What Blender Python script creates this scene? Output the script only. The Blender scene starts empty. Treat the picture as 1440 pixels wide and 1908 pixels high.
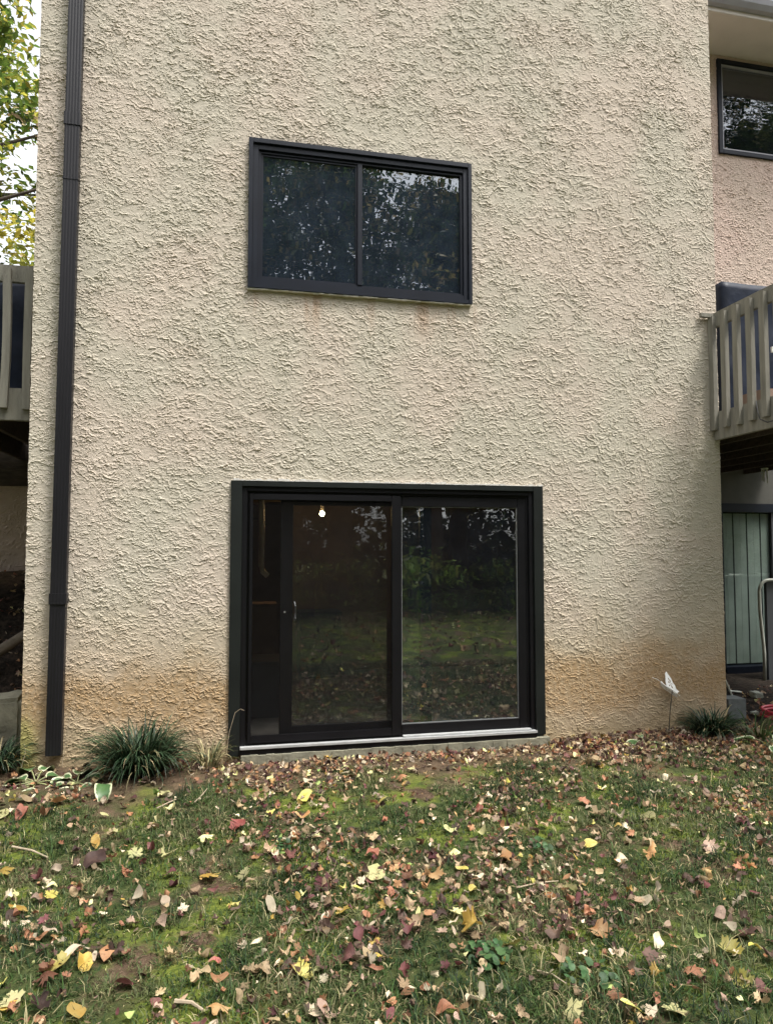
import bpy, bmesh, math, random
import numpy as np
from mathutils import Vector, Matrix
R = math.radians
random.seed(7)
SC = bpy.context.scene
COL = SC.collection

# ------------------------------------------------------------------ camera, sky, sun, exposure
CAM = (0.0, -5.6133, 1.5694)
YAW, PITCH, ROLL, FPX = R(-12.0385), R(3.1377), R(0.0164), 1293.2012
cam_data = bpy.data.cameras.new('camera')
cam = bpy.data.objects.new('camera', cam_data); COL.objects.link(cam)
cam.location = CAM
cam.rotation_mode = 'XYZ'
cam.rotation_euler = (R(90) + PITCH, ROLL, YAW)
cam_data.sensor_fit = 'HORIZONTAL'; cam_data.sensor_width = 36.0
cam_data.lens = 36.0 * FPX / 1440.0
cam_data.clip_start = 0.05; cam_data.clip_end = 500
SC.camera = cam

SUN_DIR = Vector((0.30, -0.30, 0.90)).normalized()          # towards the sun: high on the right, grazing the wall
w = bpy.data.worlds.new("World"); SC.world = w; w.use_nodes = True
nt = w.node_tree; nt.nodes.clear()
sky = nt.nodes.new('ShaderNodeTexSky'); sky.sky_type = 'NISHITA'; sky.sun_disc = False
sky.sun_elevation = math.asin(SUN_DIR.z); sky.sun_rotation = math.atan2(SUN_DIR.x, SUN_DIR.y)
sky.dust_density = 4.0; sky.air_density = 1.2; sky.ozone_density = 1.0
hsv = nt.nodes.new('ShaderNodeHueSaturation'); hsv.inputs['Saturation'].default_value = 0.14   # thin bright overcast
bg = nt.nodes.new('ShaderNodeBackground'); bg.inputs['Strength'].default_value = 0.15
out = nt.nodes.new('ShaderNodeOutputWorld')
nt.links.new(sky.outputs[0], hsv.inputs['Color']); nt.links.new(hsv.outputs[0], bg.inputs['Color']); nt.links.new(bg.outputs[0], out.inputs['Surface'])

sd = bpy.data.lights.new('sun', 'SUN'); sd.energy = 1.35; sd.angle = R(12); sd.color = (1.0, 0.95, 0.88)
so = bpy.data.objects.new('sun', sd); COL.objects.link(so)
so.rotation_euler = SUN_DIR.to_track_quat('Z', 'Y').to_euler()

SC.view_settings.view_transform = 'Standard'; SC.view_settings.look = 'None'
SC.view_settings.exposure = 1.47; SC.view_settings.gamma = 1.0
SC.cycles.max_bounces = 8; SC.cycles.transparent_max_bounces = 12
SC.cycles.use_denoising = True

# ------------------------------------------------------------------ numpy noise
_GRAD = {}
def gnoise(x, y, seed=0):
    n = 256
    if seed not in _GRAD:
        ang = np.random.RandomState(seed).rand(n, n) * 2 * np.pi; _GRAD[seed] = (np.cos(ang), np.sin(ang))
    gx, gy = _GRAD[seed]
    xi = np.floor(x).astype(np.int64); yi = np.floor(y).astype(np.int64)
    fx, fy = x - xi, y - yi
    u = fx * fx * fx * (fx * (fx * 6 - 15) + 10); v = fy * fy * fy * (fy * (fy * 6 - 15) + 10)
    a, b = xi % n, yi % n; a1, b1 = (xi + 1) % n, (yi + 1) % n
    n00 = gx[a, b] * fx + gy[a, b] * fy; n10 = gx[a1, b] * (fx - 1) + gy[a1, b] * fy
    n01 = gx[a, b1] * fx + gy[a, b1] * (fy - 1); n11 = gx[a1, b1] * (fx - 1) + gy[a1, b1] * (fy - 1)
    return (n00 * (1 - u) + n10 * u) * (1 - v) + (n01 * (1 - u) + n11 * u) * v
def fbm(x, y, seed=0, octv=4):
    r = 0; a = 1.0
    for k in range(octv):
        r = r + a * gnoise(x * 2 ** k, y * 2 ** k, seed + k); a *= 0.5
    return r
def smooth(e0, e1, x):
    t = np.clip((x - e0) / (e1 - e0), 0, 1); return t * t * (3 - 2 * t)

def ground_z(x, y):
    x = np.asarray(x, float); y = np.asarray(y, float)
    z = -0.035 + 0.05 * gnoise(x * .7 + 3, y * .7, 50) + 0.018 * gnoise(x * 2.7, y * 2.7, 51)
    z = z - 0.006 * np.clip(-y, 0, 30)
    z = z - .05 * smooth(-.7, -.05, y) * smooth(1.75, 1.3, np.abs(x - 1.25))
    rise = smooth(-1.2, -1.75, x) * smooth(0.35, 3.0, y) * 1.36
    return z + rise
def gz1(x, y): return float(ground_z(np.array([x]), np.array([y]))[0])

# ------------------------------------------------------------------ materials
def mat(name, col=(.5, .5, .5), rough=.7, metal=0.0, var=0.0, scale=8.0, bump=0.0, bscale=40.0, stretch=(1, 1, 1), spec=.5):
    m = bpy.data.materials.new(name); m.use_nodes = True; t = m.node_tree
    b = t.nodes['Principled BSDF']
    b.inputs['Base Color'].default_value = (*col, 1); b.inputs['Roughness'].default_value = rough
    b.inputs['Metallic'].default_value = metal; b.inputs['Specular IOR Level'].default_value = spec
    if var or bump:
        tc = t.nodes.new('ShaderNodeTexCoord'); mp = t.nodes.new('ShaderNodeMapping'); mp.inputs['Scale'].default_value = stretch
        t.links.new(tc.outputs['Object'], mp.inputs['Vector'])
    if var:
        n = t.nodes.new('ShaderNodeTexNoise'); n.inputs['Scale'].default_value = scale; n.inputs['Detail'].default_value = 6
        t.links.new(mp.outputs[0], n.inputs['Vector'])
        r = t.nodes.new('ShaderNodeValToRGB')
        r.color_ramp.elements[0].position = .3; r.color_ramp.elements[1].position = .7
        r.color_ramp.elements[0].color = (*[c * (1 - var) for c in col], 1)
        r.color_ramp.elements[1].color = (*[min(1, c * (1 + var)) for c in col], 1)
        t.links.new(n.outputs['Fac'], r.inputs['Fac']); t.links.new(r.outputs[0], b.inputs['Base Color'])
    if bump:
        n2 = t.nodes.new('ShaderNodeTexNoise'); n2.inputs['Scale'].default_value = bscale; n2.inputs['Detail'].default_value = 5
        t.links.new(mp.outputs[0], n2.inputs['Vector'])
        bp = t.nodes.new('ShaderNodeBump'); bp.inputs['Strength'].default_value = bump; bp.inputs['Distance'].default_value = .01
        t.links.new(n2.outputs['Fac'], bp.inputs['Height']); t.links.new(bp.outputs[0], b.inputs['Normal'])
    return m

def N(t, typ, **kw):
    n = t.nodes.new(typ)
    for k, v in kw.items(): setattr(n, k, v)
    return n
def mixc(t, fac, a, b):
    m = N(t, 'ShaderNodeMix', data_type='RGBA')
    for s, v in ((m.inputs[0], fac), (m.inputs[6], a), (m.inputs[7], b)):
        if isinstance(v, bpy.types.NodeSocket): t.links.new(v, s)
        elif isinstance(v, tuple): s.default_value = (*v, 1)
        else: s.default_value = v
    return m.outputs[2]
def mth(t, op, a, b=None, c=None, clamp=False):
    m = N(t, 'ShaderNodeMath', operation=op); m.use_clamp = clamp
    for s, v in zip(m.inputs, (a, b, c)):
        if v is None: continue
        if isinstance(v, bpy.types.NodeSocket): t.links.new(v, s)
        else: s.default_value = v
    return m.outputs[0]
def noise(t, vec, scale, detail=4, rough=.5):
    n = N(t, 'ShaderNodeTexNoise'); n.inputs['Scale'].default_value = scale; n.inputs['Detail'].default_value = detail
    n.inputs['Roughness'].default_value = rough; t.links.new(vec, n.inputs['Vector']); return n.outputs['Fac']
def mrange(t, v, a, b, c=0., d=1.):
    m = N(t, 'ShaderNodeMapRange'); m.interpolation_type = 'SMOOTHSTEP'
    t.links.new(v, m.inputs[0])
    for i, q in enumerate((a, b, c, d)): m.inputs[i + 1].default_value = q
    return m.outputs[0]

def stucco_mat(name, base, warm, cool, stained=True):
    m = bpy.data.materials.new(name); m.use_nodes = True; t = m.node_tree; b = t.nodes['Principled BSDF']
    b.inputs['Roughness'].default_value = .93; b.inputs['Specular IOR Level'].default_value = .15
    g = N(t, 'ShaderNodeNewGeometry'); P = g.outputs['Position']
    sp = N(t, 'ShaderNodeSeparateXYZ'); t.links.new(P, sp.inputs[0]); X, Z = sp.outputs[0], sp.outputs[2]
    c = mixc(t, mrange(t, noise(t, P, 1.1, 4), .38, .62), warm, cool)
    c = mixc(t, .5, base, c)
    c = mixc(t, mth(t, 'MULTIPLY', mrange(t, noise(t, P, 7, 6, .7), .48, .72), .28), c, tuple(q * .72 for q in base))
    if stained:
        n1 = noise(t, P, 2.3, 5, .6)
        zz = mth(t, 'ADD', Z, mth(t, 'MULTIPLY', mth(t, 'SUBTRACT', n1, .5), -.75))
        c = mixc(t, mth(t, 'MULTIPLY', mrange(t, zz, 1.5, .3), .6), c, (.42, .32, .19))          # damp earth stain rising from the soil
        band = mth(t, 'MULTIPLY', mth(t, 'MULTIPLY', mrange(t, zz, .85, .45), mrange(t, zz, .05, .36)), mrange(t, noise(t, P, 26, 6, .8), .33, .62, .45, 1.15))
        c = mixc(t, mth(t, 'MULTIPLY', band, .68), c, (.335, .21, .095))
        c = mixc(t, mth(t, 'MULTIPLY', mrange(t, zz, .22, -.02), .55), c, (.30, .22, .11))
        # algae on the lower left corner
        al = mth(t, 'MULTIPLY', mrange(t, X, -1.36, -1.5), mrange(t, zz, .5, .15))
        c = mixc(t, mth(t, 'MULTIPLY', al, .75), c, (.22, .22, .05))
        # rust runs below the upper window
        mp = N(t, 'ShaderNodeMapping'); mp.inputs['Scale'].default_value = (5.5, 1, .5); t.links.new(P, mp.inputs[0])
        st = mrange(t, noise(t, mp.outputs[0], 1.0, 4, .6), .49, .68)
        st = mth(t, 'MULTIPLY', st, mth(t, 'MULTIPLY', mrange(t, Z, 3.25, 3.66), mrange(t, Z, 3.70, 3.68)))
        inx = mth(t, 'MULTIPLY', mrange(t, X, -.02, .08), mrange(t, X, 2.02, 1.92))
        c = mixc(t, mth(t, 'MULTIPLY', mth(t, 'MULTIPLY', st, inx), .55), c, (.30, .17, .09))
    t.links.new(c, b.inputs['Base Color'])
    bp = N(t, 'ShaderNodeBump'); bp.inputs['Strength'].default_value = .35; bp.inputs['Distance'].default_value = .004
    t.links.new(noise(t, P, 140, 4, .7), bp.inputs['Height']); t.links.new(bp.outputs[0], b.inputs['Normal'])
    return m

def glass_mat(name, ior=1.75, tint=(.62, .66, .66), wav=.0009, wscale=2.2, veil=.012):
    m = bpy.data.materials.new(name); m.use_nodes = True; t = m.node_tree; t.nodes.clear()
    o = N(t, 'ShaderNodeOutputMaterial'); mx = N(t, 'ShaderNodeMixShader')
    fr = N(t, 'ShaderNodeFresnel'); gg = N(t, 'ShaderNodeNewGeometry')
    t.links.new(mth(t, 'MULTIPLY_ADD', gg.outputs['Backfacing'], 1 / ior - ior, ior), fr.inputs[0])      # same reflectance from both faces of the pane
    tr = N(t, 'ShaderNodeBsdfTransparent'); tr.inputs[0].default_value = (*tint, 1)
    gl = N(t, 'ShaderNodeBsdfGlossy'); gl.inputs['Roughness'].default_value = .004; gl.inputs['Color'].default_value = (.95, .97, 1, 1)
    g = N(t, 'ShaderNodeNewGeometry')
    bp = N(t, 'ShaderNodeBump'); bp.inputs['Strength'].default_value = 1; bp.inputs['Distance'].default_value = wav
    mp = N(t, 'ShaderNodeMapping'); mp.inputs['Scale'].default_value = (1, 1, 2.6); t.links.new(g.outputs['Position'], mp.inputs[0])
    t.links.new(noise(t, mp.outputs[0], wscale, 2), bp.inputs['Height']); t.links.new(bp.outputs[0], gl.inputs['Normal'])
    dd = N(t, 'ShaderNodeBsdfDiffuse'); dd.inputs[0].default_value = (.24, .33, .46, 1); md = N(t, 'ShaderNodeMixShader')      # bluish flare haze mixed into the glass colour
    t.links.new(mth(t, 'MULTIPLY', mrange(t, noise(t, g.outputs['Position'], 5, 5, .7), .3, .7, .7, 1.3), veil), md.inputs[0]); t.links.new(tr.outputs[0], md.inputs[1]); t.links.new(dd.outputs[0], md.inputs[2])
    t.links.new(fr.outputs[0], mx.inputs[0]); t.links.new(md.outputs[0], mx.inputs[1]); t.links.new(gl.outputs[0], mx.inputs[2])
    t.links.new(mx.outputs[0], o.inputs[0]); return m

def screen_mat():
    m = bpy.data.materials.new('insect_screen'); m.use_nodes = True; t = m.node_tree; t.nodes.clear()
    o = N(t, 'ShaderNodeOutputMaterial'); mx = N(t, 'ShaderNodeMixShader'); mx.inputs[0].default_value = .18
    tr = N(t, 'ShaderNodeBsdfTransparent'); df = N(t, 'ShaderNodeBsdfDiffuse'); df.inputs[0].default_value = (.018, .017, .016, 1)
    t.links.new(tr.outputs[0], mx.inputs[1]); t.links.new(df.outputs[0], mx.inputs[2]); t.links.new(mx.outputs[0], o.inputs[0]); return m

def leaf_mat(name, c1, c2, rough=.6, trans=.25, scale=18):
    m = bpy.data.materials.new(name); m.use_nodes = True; t = m.node_tree; b = t.nodes['Principled BSDF']
    b.inputs['Roughness'].default_value = rough; b.inputs['Specular IOR Level'].default_value = .25
    g = N(t, 'ShaderNodeNewGeometry')
    f = mrange(t, noise(t, g.outputs['Position'], scale, 3), .35, .65)
    c = mixc(t, f, c1, c2)
    sp = mrange(t, noise(t, g.outputs['Position'], 90, 3), .6, .72)
    c = mixc(t, mth(t, 'MULTIPLY', sp, .45), c, tuple(q * .35 for q in c1))
    oi = N(t, 'ShaderNodeObjectInfo'); rv = mth(t, 'FRACT', mth(t, 'ADD', g.outputs['Random Per Island'], oi.outputs['Random']))
    hs = N(t, 'ShaderNodeHueSaturation'); t.links.new(c, hs.inputs['Color']); t.links.new(mth(t, 'MULTIPLY_ADD', rv, .85, .30), hs.inputs['Value'])
    t.links.new(mth(t, 'MULTIPLY_ADD', mth(t, 'FRACT', mth(t, 'MULTIPLY', rv, 7.3)), .026, .492), hs.inputs['Hue']); c = hs.outputs[0]
    t.links.new(c, b.inputs['Base Color'])
    o = t.nodes['Material Output']; ts = N(t, 'ShaderNodeBsdfTranslucent'); t.links.new(c, ts.inputs[0])
    mx = N(t, 'ShaderNodeMixShader'); mx.inputs[0].default_value = trans
    t.links.new(b.outputs[0], mx.inputs[1]); t.links.new(ts.outputs[0], mx.inputs[2]); t.links.new(mx.outputs[0], o.inputs[0])
    return m

M = {}
M['stucco'] = stucco_mat('beige_stucco', (.50, .445, .365), (.535, .45, .38), (.465, .44, .36))
M['stucco_pink'] = stucco_mat('pinkish_stucco', (.52, .41, .345), (.55, .43, .37), (.50, .42, .35), False)
M['black'] = mat('black_vinyl', (.005, .005, .0065), .42, var=.25, scale=3, spec=.3)
M['black_flat'] = mat('black_coil_trim', (.010, .0125, .0115), .5, var=.3, scale=2.5, bump=.08, bscale=12, spec=.3)
M['blue_black'] = mat('dark_bronze_vinyl', (.007, .010, .018), .42, var=.2, scale=3, spec=.28)
M['spout'] = mat('dark_brown_aluminium', (.010, .0095, .012), .42, var=.25, scale=2.0, stretch=(3, 3, .5), spec=.35)
M['alu'] = mat('mill_aluminium', (.47, .48, .475), .45, 0.25, var=.12, scale=12)
M['alu_dark'] = mat('dull_spacer_bar', (.16, .165, .165), .5, var=.1, scale=9)
M['caulk'] = mat('white_caulk', (.62, .60, .56), .8, var=.2, scale=30)
M['concrete'] = mat('mossy_concrete', (.21, .20, .145), .9, var=.3, scale=9, bump=.6, bscale=50)
M['cblock'] = mat('grey_concrete_block', (.16, .18, .18), .9, var=.2, scale=14, bump=.5, bscale=80)
M['glass'] = glass_mat('door_glass', 2.1, (.84, .87, .87))
M['glass_up'] = glass_mat('window_glass', 2.3, (.5, .55, .6), .0007, 2.2, .06)
M['glass_far'] = glass_mat('far_glass', 2.0, (.5, .55, .6), .003)
M['screen'] = screen_mat()
M['deck'] = mat('weathered_grey_wood', (.20, .19, .155), .85, var=.22, scale=6, bump=.5, bscale=30, stretch=(4, 4, .5))
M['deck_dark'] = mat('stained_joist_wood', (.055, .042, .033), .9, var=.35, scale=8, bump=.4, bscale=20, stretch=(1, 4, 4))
M['soffit'] = mat('beige_soffit', (.66, .61, .56), .8, var=.06, scale=3)
M['fascia'] = mat('grey_gutter', (.33, .33, .36), .5, var=.1, scale=3)
M['roof'] = mat('asphalt_shingle', (.07, .065, .06), .95, var=.3, scale=20, bump=.6, bscale=40)
M['tarp'] = mat('navy_tarp', (.008, .013, .027), .5, var=.35, scale=5, bump=.9, bscale=7, spec=.22)
M['plasterboard'] = mat('brown_basement_wall', (.24, .165, .125), .9, var=.25, scale=3)
M['slab'] = mat('basement_slab', (.12, .11, .10), .8, var=.3, scale=4)
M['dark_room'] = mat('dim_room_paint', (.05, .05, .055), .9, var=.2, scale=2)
M['pvc'] = mat('white_pvc', (.62, .55, .50), .4, var=.1, scale=6)
M['blind'] = mat('pale_vertical_blind', (.33, .355, .325), .7, var=.12, scale=5)
M['white'] = mat('white_painted_metal', (.88, .87, .83), .45, var=.06, scale=30)
M['wire'] = mat('dark_wire', (.03, .026, .02), .5)
M['grey_panel'] = mat('charcoal_plastic', (.05, .055, .06), .55, var=.15, scale=4)
M['rim'] = mat('pale_tube', (.42, .44, .38), .45, var=.15, scale=8)
M['red'] = mat('red_hose_rubber', (.45, .04, .06), .4, var=.2, scale=10)
M['black_board'] = mat('black_plastic_board', (.013, .013, .016), .4, var=.2, scale=6)
M['cable'] = mat('black_cable', (.02, .02, .02), .5)
M['bark'] = mat('bark', (.055, .043, .033), .95, var=.5, scale=9, bump=1.0, bscale=18, stretch=(2, 2, .5))
M['log'] = mat('grey_dead_wood', (.12, .10, .075), .95, var=.4, scale=10, bump=.7, bscale=25)
M['stick'] = mat('pale_twig', (.36, .29, .2), .9, var=.3, scale=20)
M['lilyturf'] = leaf_mat('lilyturf_blade', (.024, .050, .022), (.050, .085, .040), .42, .12, 10)
M['straw'] = leaf_mat('dry_blade', (.34, .28, .15), (.42, .36, .2), .7, .2)
M['gr1'] = leaf_mat('grass_blade', (.045, .088, .020), (.075, .125, .032), .6, .25)
M['gr2'] = leaf_mat('grass_blade_pale', (.12, .145, .05), (.17, .175, .075), .6, .25)
M['gr3'] = leaf_mat('grass_blade_dark', (.016, .040, .012), (.030, .060, .019), .6, .25)
M['clover'] = leaf_mat('groundcover_leaf', (.045, .10, .035), (.075, .14, .05), .5, .2)
LEAF = {
 'yellow': leaf_mat('yellow_leaf', (.66, .55, .13), (.74, .66, .24)),
 'amber': leaf_mat('amber_leaf', (.55, .34, .07), (.62, .45, .14)),
 'orange': leaf_mat('orange_leaf', (.52, .27, .11), (.58, .38, .19)),
 'pale yellow': leaf_mat('pale_yellow_leaf', (0.826, 0.755, 0.389), (0.732, 0.708, 0.319)),
 'cream': leaf_mat('cream_leaf', (0.802, 0.684, 0.496), (0.708, 0.555, 0.401)),
 'tan': leaf_mat('tan_leaf', (.42, .29, .17), (.52, .38, .24)),
 'rust': leaf_mat('rust_leaf', (0.354, 0.153, 0.083), (0.448, 0.224, 0.130)),
 'pinkish brown': leaf_mat('pinkish_leaf', (.38, .26, .19), (.46, .33, .25)),
 'maroon': leaf_mat('maroon_leaf', (0.130, 0.041, 0.041), (0.212, 0.083, 0.083)),
 'dark brown': leaf_mat('brown_leaf', (0.100, 0.059, 0.047), (0.153, 0.094, 0.071)),
 'red': leaf_mat('red_leaf', (.30, .085, .065), (.38, .14, .11)),
 'green': leaf_mat('green_leaf', (0.283, 0.401, 0.106), (0.401, 0.496, 0.165)),
}
def foliage(name, cs): return [leaf_mat(name + '_foliage', a, b, .5, .45, 3) for a, b in cs]
FOL_MAPLE = foliage('maple', [((.12, .19, .035), (.18, .26, .05)), ((.30, .35, .06), (.42, .42, .08)), ((.66, .56, .08), (.74, .64, .14)), ((.08, .13, .03), (.12, .18, .05)), ((.55, .36, .20), (.60, .46, .28))])
FOL_WOOD = foliage('wood', [((.045, .075, .022), (.08, .12, .035)), ((.09, .12, .03), (.15, .16, .045)), ((.025, .045, .018), (.04, .07, .025)), ((.25, .21, .06), (.34, .25, .11))])
FOL_SHRUB = foliage('shrub', [((.17, .28, .04), (.28, .38, .07)), ((.05, .10, .022), (.09, .15, .035)), ((.26, .29, .06), (.34, .34, .09))])

def ground_mat():
    m = bpy.data.materials.new('lawn_soil'); m.use_nodes = True; t = m.node_tree; b = t.nodes['Principled BSDF']
    b.inputs['Roughness'].default_value = .95; b.inputs['Specular IOR Level'].default_value = .1
    g = N(t, 'ShaderNodeNewGeometry'); P = g.outputs['Position']
    sp = N(t, 'ShaderNodeSeparateXYZ'); t.links.new(P, sp.inputs[0]); X, Y = sp.outputs[0], sp.outputs[1]
    soil = mixc(t, mrange(t, noise(t, P, 9, 6, .7), .35, .65), (.065, .042, .028), (.135, .092, .06))
    soil = mixc(t, mth(t, 'MULTIPLY', mrange(t, noise(t, P, 60, 4, .7), .55, .7), .6), soil, (.27, .19, .13))
    grn = mixc(t, mrange(t, noise(t, P, 22, 5, .7), .35, .65), (.034, .050, .017), (.070, .084, .030))
    moss = mixc(t, mrange(t, noise(t, P, 40, 4, .7), .35, .65), (.085, .115, .020), (.155, .185, .034))
    c = mixc(t, mrange(t, noise(t, P, 2.2, 5, .6), .47, .60), grn, moss)
    bare = mrange(t, mth(t, 'ADD', Y, mth(t, 'MULTIPLY', mth(t, 'SUBTRACT', noise(t, P, 1.9, 5, .6), .5), 2.2)), -1.05, -.45)
    c = mixc(t, mth(t, 'MULTIPLY', bare, .92), c, soil)
    c = mixc(t, mrange(t, noise(t, P, 3.2, 5, .65), .50, .66), c, soil)
    deck_shade = mixc(t, mrange(t, noise(t, P, 18, 5, .7), .4, .65), (.012, .010, .008), (.045, .034, .026))      # shade on the left slope and under the right deck, painted into the soil
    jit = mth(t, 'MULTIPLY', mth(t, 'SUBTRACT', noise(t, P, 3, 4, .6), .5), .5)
    shade_l = mth(t, 'MULTIPLY', mrange(t, mth(t, 'ADD', X, jit), -1.35, -1.6), mth(t, 'MULTIPLY', mrange(t, mth(t, 'ADD', Y, jit), .1, .4), mrange(t, mth(t, 'ADD', Y, jit), 2.55, 2.3)))
    shade_r = mth(t, 'MULTIPLY', mrange(t, mth(t, 'ADD', X, jit), 4.2, 4.5), mrange(t, mth(t, 'ADD', Y, jit), -.25, .1))
    c = mixc(t, mth(t, 'MAXIMUM', shade_l, shade_r), c, deck_shade)
    t.links.new(c, b.inputs['Base Color'])
    bp = N(t, 'ShaderNodeBump'); bp.inputs['Strength'].default_value = .9; bp.inputs['Distance'].default_value = .02
    t.links.new(noise(t, P, 55, 6, .75), bp.inputs['Height']); t.links.new(bp.outputs[0], b.inputs['Normal'])
    return m

def hosta_mat():
    m = bpy.data.materials.new('variegated_leaf'); m.use_nodes = True; t = m.node_tree; b = t.nodes['Principled BSDF']
    b.inputs['Roughness'].default_value = .45
    at = N(t, 'ShaderNodeAttribute', attribute_name='edge'); g = N(t, 'ShaderNodeNewGeometry')
    e = mth(t, 'ADD', at.outputs['Fac'], mth(t, 'MULTIPLY', mth(t, 'SUBTRACT', noise(t, g.outputs['Position'], 45, 3), .5), .35))
    gr = mixc(t, noise(t, g.outputs['Position'], 25, 3), (.03, .078, .024), (.075, .14, .045))
    c = mixc(t, mrange(t, e, .74, .84), gr, (.46, .47, .30))
    t.links.new(c, b.inputs['Base Color']); return m
M['hosta'] = hosta_mat()
M['hosta_stalk'] = mat('hosta_stalk', (.22, .24, .10), .6, var=.3, scale=10)

# ------------------------------------------------------------------ mesh helpers
def tag(o, label=None, cat=None, group=None, kind=None):
    if label: o['label'] = label
    if cat: o['category'] = cat
    if group: o['group'] = group
    if kind: o['kind'] = kind
    return o
def empty(name, loc=(0, 0, 0), label=None, cat=None, group=None):
    o = bpy.data.objects.new(name, None); COL.objects.link(o); o.location = loc; o.empty_display_size = .1
    return tag(o, label, cat, group)
def link(name, me, parent=None):
    o = bpy.data.objects.new(name, me); COL.objects.link(o)
    if parent: o.parent = parent
    return o
def np_mesh(name, V, quads=None, tris=None, mats=(), qm=None, tm=None, smoothed=False):
    me = bpy.data.meshes.new(name)
    quads = np.zeros((0, 4), int) if quads is None else np.asarray(quads); tris = np.zeros((0, 3), int) if tris is None else np.asarray(tris)
    nq, ntr = len(quads), len(tris)
    me.vertices.add(len(V)); me.vertices.foreach_set('co', np.asarray(V, np.float32).ravel())
    me.loops.add(nq * 4 + ntr * 3)
    me.loops.foreach_set('vertex_index', np.concatenate([quads.ravel(), tris.ravel()]).astype(np.int32))
    me.polygons.add(nq + ntr)
    ls = np.concatenate([np.arange(nq) * 4, nq * 4 + np.arange(ntr) * 3]).astype(np.int32)
    me.polygons.foreach_set('loop_start', ls)
    me.polygons.foreach_set('loop_total', np.concatenate([np.full(nq, 4), np.full(ntr, 3)]).astype(np.int32))
    for q in mats: me.materials.append(q)
    if qm is not None or tm is not None:
        a = np.zeros(nq, int) if qm is None else qm; b = np.zeros(ntr, int) if tm is None else tm
        me.polygons.foreach_set('material_index', np.concatenate([a, b]).astype(np.int32))
    me.polygons.foreach_set('use_smooth', np.full(nq + ntr, smoothed, bool))
    me.update(calc_edges=True); me.validate()
    return me

class MB:
    def __init__(s): s.v = []; s.f = []
    def add(s, vs, fs):
        k = len(s.v); s.v += [tuple(p) for p in vs]; s.f += [tuple(k + i for i in f) for f in fs]
    def box(s, x0, x1, y0, y1, z0, z1):
        s.add([(x0, y0, z0), (x1, y0, z0), (x1, y1, z0), (x0, y1, z0), (x0, y0, z1), (x1, y0, z1), (x1, y1, z1), (x0, y1, z1)],
              [(0, 3, 2, 1), (4, 5, 6, 7), (0, 1, 5, 4), (1, 2, 6, 5), (2, 3, 7, 6), (3, 0, 4, 7)]); return s
    def prism(s, poly, axis, a, b):
        n = len(poly); f = {0: lambda p, t: (t, p[0], p[1]), 1: lambda p, t: (p[0], t, p[1]), 2: lambda p, t: (p[0], p[1], t)}[axis]
        s.add([f(p, a) for p in poly] + [f(p, b) for p in poly],
              [tuple(range(n))[::-1], tuple(range(n, 2 * n))] + [(i, (i + 1) % n, n + (i + 1) % n, n + i) for i in range(n)]); return s
    def frame(s, x0, x1, z0, z1, wl, wr, wb, wt, y0, y1):
        # picture frame in the xz plane, stiles run full height and rails butt between them
        s.box(x0, x0 + wl, y0, y1, z0, z1); s.box(x1 - wr, x1, y0, y1, z0, z1)
        s.box(x0 + wl, x1 - wr, y0, y1, z0, z0 + wb); s.box(x0 + wl, x1 - wr, y0, y1, z1 - wt, z1); return s
    def tube(s, pts, r, n=8, r1=None):
        pts = [Vector(p) for p in pts]; m = len(pts); k = len(s.v); vs = []
        ref = Vector((0, 0, 1))
        for i, p in enumerate(pts):
            d = (pts[min(i + 1, m - 1)] - pts[max(i - 1, 0)]).normalized()
            a = d.cross(ref)
            if a.length < .1: a = d.cross(Vector((0, 1, 0)))
            a.normalize(); b = d.cross(a); rr = r if r1 is None else r + (r1 - r) * i / max(1, m - 1)
            for j in range(n):
                t = 2 * math.pi * j / n; vs.append(p + (a * math.cos(t) + b * math.sin(t)) * rr)
        fs = [(i * n + j, i * n + (j + 1) % n, (i + 1) * n + (j + 1) % n, (i + 1) * n + j) for i in range(m - 1) for j in range(n)]
        fs += [tuple(range(n))[::-1], tuple(range((m - 1) * n, m * n))]
        s.add(vs, fs); return s
    def build(s, name, m, parent=None, bevel=0.0, smooth_=False, origin=None):
        me = bpy.data.meshes.new(name); vs = s.v
        if origin: vs = [tuple(a - b for a, b in zip(p, origin)) for p in vs]
        me.from_pydata(vs, [], s.f)
        if bevel:
            bm = bmesh.new(); bm.from_mesh(me)
            bmesh.ops.bevel(bm, geom=bm.edges[:], offset=bevel, segments=2, affect='EDGES', clamp_overlap=True)
            bm.to_mesh(me); bm.free()
        bm = bmesh.new(); bm.from_mesh(me); bmesh.ops.recalc_face_normals(bm, faces=bm.faces[:]); bm.to_mesh(me); bm.free()
        if m: me.materials.append(m)
        if smooth_:
            for p in me.polygons: p.use_smooth = True
        o = link(name, me, parent)
        if origin: o.location = origin
        return o

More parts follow.
